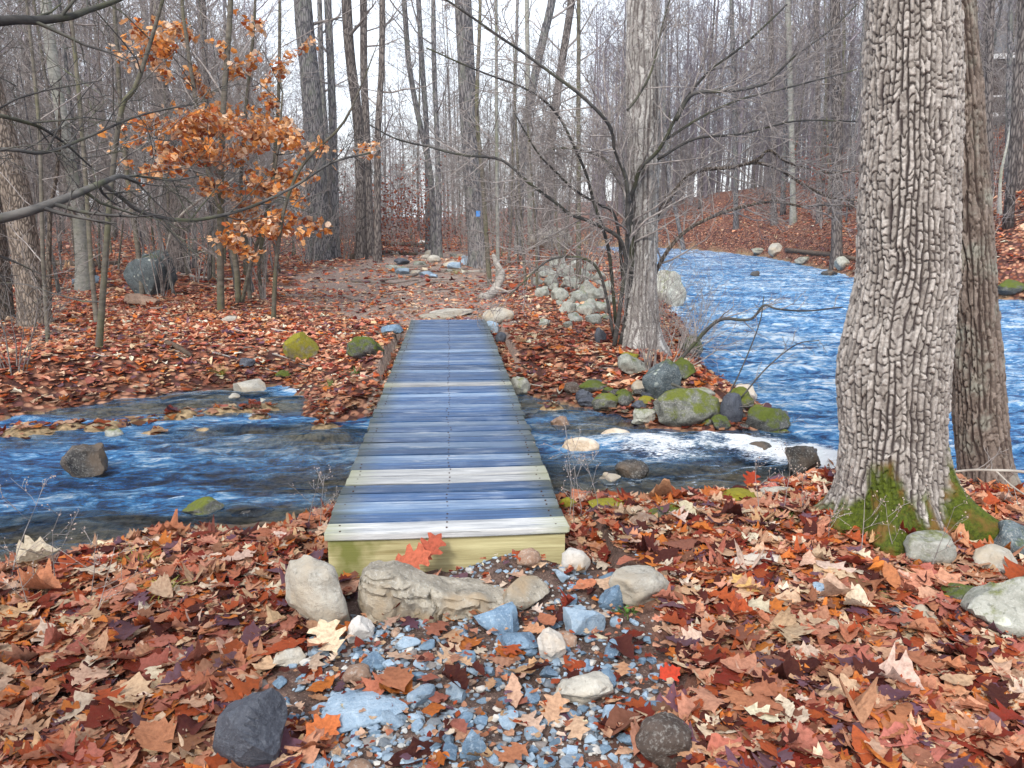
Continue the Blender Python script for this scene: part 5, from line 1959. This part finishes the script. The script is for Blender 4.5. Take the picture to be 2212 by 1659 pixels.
stick('pile log at the far end of the path on the left', [(760, 560), (830, 548), (900, 552)], 12, 8, 'log')
stick('upper log of the heap at the end of the path', [(800, 530), (860, 532), (920, 535)], 14, 10, 'log')
stick('grey log lying across the right end of the far path', [(1010, 590), (1100, 585), (1200, 580)], 6, 4, 'wood_old')
stick('old log at the foot of the hillside by the river', [(1700, 545), (1780, 553), (1850, 562)], 12, 8, 'log')
ROOTS = [[(880, 600), (930, 588), (1010, 582)], [(850, 622), (920, 606), (1000, 602), (1050, 606)], [(780, 634), (850, 620), (920, 618)], [(760, 610), (850, 604), (920, 596)], [(900, 632), (980, 624), (1040, 630)], [(800, 650), (860, 632), (960, 632)], [(740, 640), (800, 655), (840, 662)], [(880, 580), (960, 574), (1020, 574)], [(840, 590), (900, 583), (960, 590)],
         [(800, 612), (860, 612), (905, 606)], [(930, 612), (990, 614), (1040, 620)]]
for k, pp in enumerate(ROOTS):
    stick('gnarled root crossing the bare far path', pp, 9 - k % 3 * 2, 3, 'root', 'tree_root', 'root', .2, 'roots crossing the far path')
rg = np.random.default_rng(70)
for k in range(60):
    if k < 34:
        a, b = rg.uniform(20, 860), rg.uniform(560, 820)
    elif k < 46:
        a, b = rg.uniform(1100, 1330), rg.uniform(600, 830)
    else:
        a, b = rg.choice([rg.uniform(60, 640), rg.uniform(1420, 2150)]), rg.uniform(1290, 1600)
    L = rg.uniform(30, 90) * (1.6 if b > 1200 else 1)
    an = rg.uniform(-.6, .6)
    stick('thin bare stick lying on the fallen leaves', [(a, b), (a + L * .5, b + L * .5 * an * .5 + rg.uniform(-4, 4)), (a + L, b + L * an * .5)], rg.uniform(2.5, 5), 1.6, ['twig', 'wood_old', 'log'][k % 3], 'fallen_stick', 'stick', .9, 'sticks lying on the leaves', 5)

# ------------------------------------------------------------------ grass tufts and weeds
ng = NT('grass_blade')
ng.fin(ng.mix(ng.noise(ng.coord((1, 1, 1)), 9, 2), (.10, .17, .02), (.46, .40, .10)), .6, .3)
ng2 = NT('green_blade')
ng2.fin(ng2.mix(ng2.noise(ng2.coord((1, 1, 1)), 9, 2), (.04, .13, .02), (.12, .25, .03)), .6, .3)


def tuft(label, px, py, h, n, green=False):
    g = on_ground(px, py)
    rg = np.random.default_rng(int(px + py))
    mb = MB()
    for k in range(n):
        az = rg.uniform(0, 6.28)
        L = h * rg.uniform(.5, 1.1)
        d = np.array([math.cos(az), math.sin(az), 0])
        s = rg.uniform(.3, 1)
        b = d * rg.uniform(0, .04)
        w = np.cross(d, (0, 0, 1)) * rg.uniform(.002, .004)
        t = np.linspace(0, 1, 5)
        c = b + d * (t * s * L)[:, None] + np.array([0, 0, 1]) * (L * (t * .9 - .75 * s * t * t))[:, None]
        ww = (1 - t * .85)[:, None] * w
        mb.add(np.concatenate([c - ww, c + ww]), [(i, i + 1, i + 6, i + 5) for i in range(4)])
    o = mb.build('grass_tuft', (ng2 if green else ng).m)
    o.location = g
    tag(o, label, 'grass tuft')


tuft('large yellow grass tuft on the near left bank', 300, 1232, .16, 80)
tuft('small yellow green grass tuft right of the large one', 355, 1282, .12, 50)
tuft('green grass sprig left of the bridge corner', 575, 1206, .12, 16, True)
tuft('tiny green sprig in the leaves of the lower left', 372, 1440, .06, 22, True)
tuft('green sprig at the foot of the blue wedge stone', 1355, 1328, .07, 36, True)
tuft('green grass blades before the mossy oak', 1635, 1150, .1, 30, True)
tuft('second green grass patch before the mossy oak', 1700, 1128, .1, 30, True)
tuft('dark green blades in the leaves on the right bank', 1870, 1300, .14, 12, True)
tuft('dry grass tuft at the far edge of the left stream', 480, 815, .25, 60)
tuft('green tuft by the far stream edge left of the bridge', 715, 838, .2, 40, True)
tuft('mossy grass tuft beside the dark hump', 770, 812, .2, 40, True)
tuft('yellow grass tuft on the far path', 985, 592, .4, 60)

nw = NT('seed_head')
nw.fin((.40, .31, .26), .8, .2)


def weed(px, py, h, seed):
    rg = np.random.default_rng(seed)
    g = on_ground(px, py)
    e = empty('dry_weed', g, 'dry weed stalk with pale seed heads standing on the near bank', 'weed', 'dry weed stalks on the near bank')
    mb, sb = MB(), MB()
    tips = []
    grow(mb, np.array([0, 0, -.03]), np.array([rg.normal(0, .2), rg.normal(0, .15), 1]), h, .003, 1, rg, (0, 4, 2), .05, .1, .0013, tips=tips)
    mb.build('stem', M['twig'], e)
    v0, t0 = ICO[1]
    for t in tips:
        for q in range(1):
            sb.add(v0 * rg.uniform(.002, .0045) + t + rg.normal(0, .008, 3), t=t0)
    sb.build('seed_heads', nw.m, e)


for k, (a, b, h) in enumerate([(1228, 1130, .62), (1262, 1120, .5), (1290, 1128, .45), (1240, 1150, .45), (690, 1150, .4), (662, 1140, .42), (120, 1290, .5), (20, 1260, .55), (190, 1300, .4), (1640, 1120, .35), (1690, 1110, .4), (1735, 1130, .35), (1860, 1200, .42), (2010, 1250, .4), (1930, 1210, .35), (1790, 1180, .34), (200, 1350, .38), (60, 1330, .35)]):
    weed(a, b, h, 500 + k)

# ------------------------------------------------------------------ house on the hill
def house():
    nh = NT('brown_siding')
    v = nh.coord((1, 1, 6))
    nh.fin(nh.mix(nh.noise(v, 3, 4), (.06, .04, .035), (.12, .085, .07)), .8, .2)
    nt_ = NT('white_trim')
    nt_.fin((.75, .76, .78), .6, .3)
    nr = NT('grey_shingle')
    nr.fin(nr.mix(nr.noise(nr.coord((3, 3, 9)), 4, 4), (.10, .10, .11), (.22, .22, .23)), .9, .2)
    ngl = NT('dark_glass')
    ngl.fin((.03, .04, .05), .08, .5)
    p = at_y(2216, 235, 50)
    x0, y0 = p[0], p[1]
    zg = hz(x0, y0)
    e = empty('house', (x0, y0, zg), 'dark brown house with white eaves on the hilltop at the upper right', 'house')
    e.rotation_euler = (0, 0, R(-25))
    mb = MB()
    mb.box((-2.5, -3, -1), (7, 4, 3.4))
    mb.build('wall', nh.m, e, smooth=False)
    mb = MB()
    mb.add([(-3.1, -3.6, 3.42), (7.6, -3.6, 3.42), (7.6, .5, 5.6), (-3.1, .5, 5.6), (-3.1, 4.6, 3.42), (7.6, 4.6, 3.42), (-3.1, .5, 3.42), (7.6, .5, 3.42)],
           [(0, 1, 2, 3), (3, 2, 5, 4)], [(0, 3, 4), (1, 5, 2)])
    mb.build('roof', nr.m, e, smooth=False)
    mb = MB()
    mb.box((-3.15, -3.68, 3.2), (7.65, -3.6, 3.5))
    mb.box((-3.2, -3.6, 3.2), (-3.1, 4.6, 3.5))
    mb.build('eaves', nt_.m, e, smooth=False)
    for xx in (-1.6, 1.4, 4.4):
        mb = MB()
        mb.box((xx - .1, -3.05, .8), (xx + 1.3, -3.003, 2.4))
        w = mb.build('window', nt_.m, e, smooth=False)
        mb = MB()
        mb.box((xx, -3.08, .9), (xx + 1.2, -3.052, 2.3))
        mb.build('pane', ngl.m, w, smooth=False)
    mb = MB()
    mb.box((-4.5, -5.2, -.35), (7, -3.01, -.1))
    for k in range(9):
        mb.box((-4.4 + k * 1.4, -5.15, -.1), (-4.3 + k * 1.4, -5.05, .8))
    mb.box((-4.5, -5.18, .8), (7, -5.02, .9))
    mb.build('deck', nt_.m, e, smooth=False)


house()

# ------------------------------------------------------------------ the wood behind
rg = np.random.default_rng(2024)


def ok_spot(x, y, gap=0):
    a, b = np.array([x]), np.array([y])
    return poly_sd(WATER, a, b)[0] > .8 and poly_sd(PATH, a, b)[0] > .6


def fill(kind, n, sampler, barks, label, group, sc=(.85, 1.2)):
    k = 0
    while k < n:
        x, y = sampler()
        if not ok_spot(x, y):
            continue
        az_ = math.degrees(math.atan2(x, y))
        if kind != 'sapling' and -13 < az_ < 10 and any(min(p_) - .7 < az_ < max(p_) + .7 for p_ in PHOTO_AZ):
            if rg.random() < .93:
                continue
        put_tree(kind, int(rg.integers(0, 9)), x, y, rg.uniform(0, 6.28), rg.uniform(*sc), barks[int(rg.integers(len(barks)))], label, group, lean=(rg.normal(0, .03), rg.normal(0, .03)))
        k += 1


def polar(a0, a1, d0, d1):
    def f():
        a = R(rg.uniform(a0, a1))
        d = math.sqrt(rg.uniform(d0 * d0, d1 * d1))
        return d * math.sin(a), d * math.cos(a)
    return f


G_ = ['bark_grey', 'bark_oak', 'bark_grey', 'bark_sapling']
fill('forest', 26, polar(-34, -7, 34, 85), G_, 'one of the tall bare trunks crowding the wood left of the path', 'tall trees left of the path')
fill('slim', 30, polar(-33, -8, 20, 60), G_, 'one of the slim bare trees in the wood left of the path', 'slim trees left of the path')
fill('sapling', 60, polar(-33, -6, 15, 50), ['bark_sapling'], 'one of the twiggy saplings in the wood left of the path', 'saplings left of the path')
fill('sapling', 26, polar(-34, -11, 18, 27), ['bark_sapling', 'bark_grey'], 'one of the twiggy saplings close behind the left bank of the stream', 'saplings near the left bank', (.8, 1.1))
fill('forest', 3, polar(-6, 9, 75, 105), G_, 'one of the tall bare trunks beyond the end of the path', 'tall trees beyond the path')
fill('slim', 12, polar(-7, 9, 50, 90), G_, 'one of the slim bare trees beyond the end of the path', 'slim trees beyond the path')
fill('sapling', 50, polar(-6, 11, 24, 65), ['bark_sapling', 'bark_grey'], 'one of the twiggy saplings around the end of the path', 'saplings beyond the path')


def hillspot(d0=0, d1=60):
    def f():
        while True:
            a = R(rg.uniform(12, 42))
            d = math.sqrt(rg.uniform(22 * 22, 90 * 90))
            x, y = d * math.sin(a), d * math.cos(a)
            h = -poly_sd(HILL, np.array([x]), np.array([y]))[0]
            if d0 < h < d1:
                return x, y
    return f


fill('forest', 40, hillspot(2, 40), G_, 'one of the tall bare trunks on the hillside across the river', 'tall trees on the hillside')
fill('slim', 46, hillspot(1, 36), G_, 'one of the slim bare trees on the hillside across the river', 'slim trees on the hillside')
fill('sapling', 70, hillspot(.6, 30), ['bark_sapling', 'bark_grey'], 'one of the twiggy saplings on the hillside across the river', 'saplings on the hillside')
# shrubs of the undergrowth
for s in PS:
    s.materials.append(M['twig'])
k = 0
while k < 210:
    x, y = polar(-34, 11, 16, 72)() if k < 100 else hillspot(1, 30)()
    if not ok_spot(x, y) or abs(x + .5) < 1.5:
        continue
    o = bpy.data.objects.new('bare_bush', PS[k % 3])
    COL.objects.link(o)
    o.location = (x, y, hz(x, y))
    o.rotation_euler = (0, 0, rg.uniform(0, 6.28))
    s = rg.uniform(.8, 1.5)
    o.scale = (s, s, s)
    tag(o, 'one of the leafless bushes of the undergrowth beyond the stream' if k < 100 else 'one of the leafless bushes on the slope across the river', 'bush', 'leafless undergrowth bushes' if k < 100 else 'leafless bushes on the hillside')
    k += 1


def brown_understorey():
    """rust coloured bushes that still hold dead leaves behind the path"""
    for k, (px, py, w, h, n, lab) in enumerate([(830, 470, 60, 90, 1100, 'rust leaved bush behind the end of the path on the left'), (900, 450, 50, 90, 700, 'rust leaved bush at the end of the path left of the blazed oak'), (750, 480, 50, 70, 500, 'small rust leaved bush beside the dark trunks'), (970, 490, 50, 50, 450, 'low rust leaved bush where the path ends'),
                                                (1770, 360, 60, 60, 300, 'rust leaved bush on the hillside across the river'), (1100, 500, 60, 40, 350, 'low rust bush right of the blazed oak')]):
        rg2 = np.random.default_rng(300 + k)
        yy = 34 + k
        b = at_y(px, 540, yy)
        b[2] = hz(b[0], b[1])
        e = empty('rust_bush', b, lab, 'bush')
        mb = MB()
        for q in range(8):
            az = rg2.uniform(0, 6.28)
            grow(mb, np.zeros(3), np.array([math.cos(az) * .5, math.sin(az) * .5, 1]), 2.2, .014, 1, rg2, (0, 5, 3), .05, .14, .005)
        mb.build('stems', M['twig'], e)
        c = at_y(px, py, yy) - b
        m = mpp(yy)
        pos = c + np.stack([rg2.normal(0, w * .6, n) * m, rg2.normal(0, w * .5, n) * m, rg2.normal(0, h * .5, n) * m], 1)
        pos[:, 2] = np.maximum(pos[:, 2], .15)
        pal = np.array([(.34, .09, .05), (.24, .06, .04), (.42, .16, .08), (.16, .05, .04)])
        col = pal[rg2.integers(0, 4, n)]
        leaves_mesh(pos, rg2.uniform(.07, .13, n), rg2.uniform(0, 6.28, n), rg2.uniform(.3, 1.4, n), rg2.uniform(0, 6.28, n), col, rg2, False).build('leaves', M['leaf'], e)


brown_understorey()


def far_wood():
    """the leafless wood farther off, a single mass of trunks and twigs"""
    rg = np.random.default_rng(99)
    base = []
    for s in range(5):
        r2 = np.random.default_rng(700 + s)
        mb = MB()
        h = 16 + s
        zs = np.linspace(0, h, 6)
        pts = np.stack([np.cumsum(r2.normal(0, .12, 6)), np.cumsum(r2.normal(0, .12, 6)), zs], 1)
        rad = .15 * (1 - .8 * zs / h)
        mb.tube(pts, rad, 5, False)
        for q in range(20):
            z = h * (.12 + .86 * (q + r2.random()) / 20)
            u = z / h * 5
            i = min(int(u), 4)
            p = pts[i] + (pts[i + 1] - pts[i]) * (u - i)
            az = r2.uniform(0, 6.28)
            grow(mb, p, np.array([math.cos(az), math.sin(az), r2.uniform(.4, 1.1)]), r2.uniform(1.8, 4.2), .03, 2, r2, (0, 0, 6, 3), .08, .14, .011, sides=(3, 3, 3, 3, 3))
        base.append((np.concatenate(mb.v), np.concatenate(mb.q)))
    out = MB()
    cnt = 0
    while cnt < 480:
        a = R(rg.uniform(-36, 46) if cnt < 300 else rg.uniform(9, 40))
        d = math.sqrt(rg.uniform(62 ** 2, 135 ** 2))
        x, y = d * math.sin(a), d * math.cos(a)
        if poly_sd(WATER, np.array([x]), np.array([y]))[0] < 1:
            continue
        dg = math.degrees(a)
        if -6 < dg < 9 and d < 85:
            continue
        v, q = base[int(rg.integers(5))]
        t = rg.uniform(0, 6.28)
        s = rg.uniform(.75, 1.15) * (.72 if -7 < dg < 10 else 1)
        c_, s_ = math.cos(t) * s, math.sin(t) * s
        vv = np.stack([v[:, 0] * c_ - v[:, 1] * s_ + x, v[:, 0] * s_ + v[:, 1] * c_ + y, v[:, 2] * s + hz(x, y)], 1)
        out.add(vv, q)
        cnt += 1
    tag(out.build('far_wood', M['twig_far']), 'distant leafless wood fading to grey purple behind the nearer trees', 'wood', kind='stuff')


far_wood()

# ------------------------------------------------------------------ air
nz_ = bpy.data.materials.new('haze_air')
nz_.use_nodes = True
_t = nz_.node_tree
_t.nodes.clear()
_o = _t.nodes.new("ShaderNodeOutputMaterial")
_p = _t.nodes.new("ShaderNodeVolumePrincipled")
_p.inputs["Color"].default_value = (.78, .85, 1, 1)
_p.inputs["Density"].default_value = .0006
_t.links.new(_p.outputs[0], _o.inputs["Volume"])
mb = MB()
mb.box((-155, -17, -3), (226, 268, 46))
tag(mb.build('haze', nz_, smooth=False), 'thin pale haze that greys the far wood', 'haze', kind='stuff')
